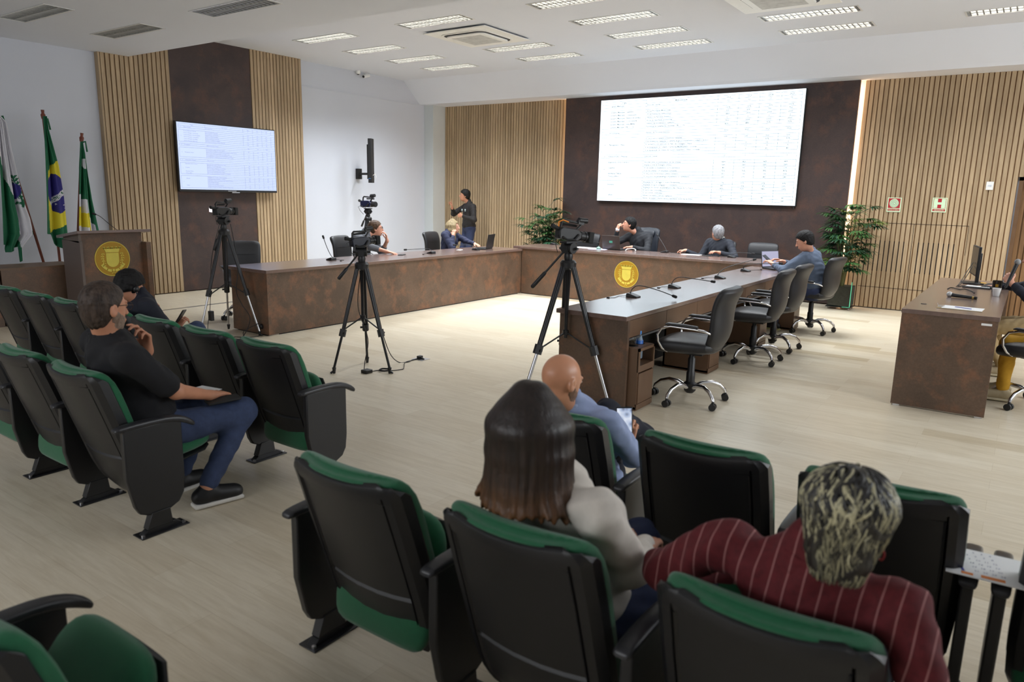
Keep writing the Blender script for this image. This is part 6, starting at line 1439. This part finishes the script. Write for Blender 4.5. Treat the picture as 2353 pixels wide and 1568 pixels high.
def p1(x,y,u):
    bd=np.interp(y,[340,378,420,450,480,520,560,600],[0,10,22,34,43,46,50,52])
    if 36<x<49 and ((x-37)/12)**2+((y-440)/19)**2<1 and x>bd-6: return 3
    # laurel branch
    cx=np.interp(y,[403,470],[34,56]); 
    if 403<y<462 and abs(x-cx)<1.2: return 0
    if 403<y<456:
        k_=(y-403)%7; 
        if abs(abs(x-cx)-(1.2+(7-k_)*.55))<1.5: return 0
    if 462<y<468 and 44<x<61: return 0
    if 455<y<474 and 53<x<56: return 0
    if x<bd: return 0
    if y>480 and x>np.interp(y,[480,530],[72,73]): return 0
    return 1
flag('flag','white and green flag on a leaning pole at the cut edge of the photo',[(0,272),(2,300),(6,378),(8,440),(11,555),(12,600)],[(4,272),(22,290),(32,350),(46,410),(62,470),(74,500),(82,535),(66,552),(56,565),(58,598)],p1,2.5,((2,268),(103,608)),[(0,556),(.2,558),(.25,575),(.5,572),(.72,562),(.78,598),(1,590)])
YEL=[(131,366),(111,392),(110,440),(117,534),(157,514),(153,470),(140,400)]
FONT5={'O':['01110','10001','10001','10001','01110'],'R':['11110','10001','11110','10010','10001'],'D':['11110','10001','10001','10001','11110'],'E':['11111','10000','11110','10000','11111'],'M':['10001','11011','10101','10001','10001'],' ':['00000']*5}
def p2(x,y,u):
    # globe
    gx,gy=131,444; a=R(-12); dx=(x-gx)*cos(a)+(y-gy)*sin(a); dy=-(x-gx)*sin(a)+(y-gy)*cos(a)
    if (dx/20.5)**2+(dy/46)**2<1 and x<152:
        # band from (118,466) up to (147,438)
        A=(119,467);B=(147,437); L=sqrt((B[0]-A[0])**2+(B[1]-A[1])**2); ux,uy=(B[0]-A[0])/L,(B[1]-A[1])/L
        s_=(x-A[0])*ux+(y-A[1])*uy; n_=-(x-A[0])*uy+(y-A[1])*ux
        if -5.2<n_<5.2:
            ci=int((s_-1)/5.2); w='ORDEM E'
            if 0<=ci<len(w):
                fx=((s_-1)/5.2-ci)*6.2; fyy=(n_+3.0)/6*5
                if 0<=fx<5 and 0<=fyy<5 and FONT5[w[ci]][int(fyy)][int(fx)]=='1': return 0
            return 1
        for sx,sy in((131,468),(149,478),(146,470)):
            if (x-sx)**2+(y-sy)**2<2.2: return 1
        return 3
    if pinp(x,y,YEL): return 2
    return 0
flag('flag','green and yellow national flag with blue globe, the middle one of the three',[(101,270),(103,330),(105,440),(106,535),(118,570)],[(108,270),(112,300),(128,355),(136,380),(150,450),(161,535),(164,570)],p2,1.5,((101,266),(140,607)),[(0,536),(.22,538),(.25,560),(.6,573),(1,566)])
def p3(x,y,u):
    if 191<x<199 and 362<y<385 and y<362+((x-191)*3+14): return 1
    if u<.30:
        if y>520: return 1
        if y>474: return 2
        if y>445: return 1
        return 0
    if u<.62:
        if y>524: return 2 if u>.58 else 1
        if y>490: return 2
        if y>457: return 1
        return 0
    lim=500+(u-.62)*70
    return 1 if (y>lim and u<.9) else 0
flag('flag','green flag with white and yellow bands, nearest the slatted wall',[(188,322),(184,370),(181,445),(180,540)],[(192,322),(199,350),(206,400),(216,460),(226,505),(234,540)],p3,2.0,((191,312),(183,540)),[(0,525),(.3,545),(1,540)])
# dark bag on the lap of the woman with streaked hair
t=empty('handbag',(-.36,1.98,.55),R(8),'black handbag with white zigzag edge on the lap of the striped-shirt woman','bag')
mb=MB(); loft(mb,[((0,0,0),(.13,0,0),(0,.07,0),(0,0,0)),((0,0,.05),(.15,0,0),(0,.085,0),(0,0,0)),((0,0,.14),(.14,0,0),(0,.06,0),(0,0,0)),((0,0,.17),(.12,0,0),(0,.02,0),(0,0,0))],20,e=3); mb.build('body',M_['blackm'],t,sub=1)
mb=MB()
for i in range(16): mb.box((-.12+i*.015,-.078,.118),(-.12+i*.015+.008,-.066,.130))
mb.build('zigzag_edge',M_['white'],t)
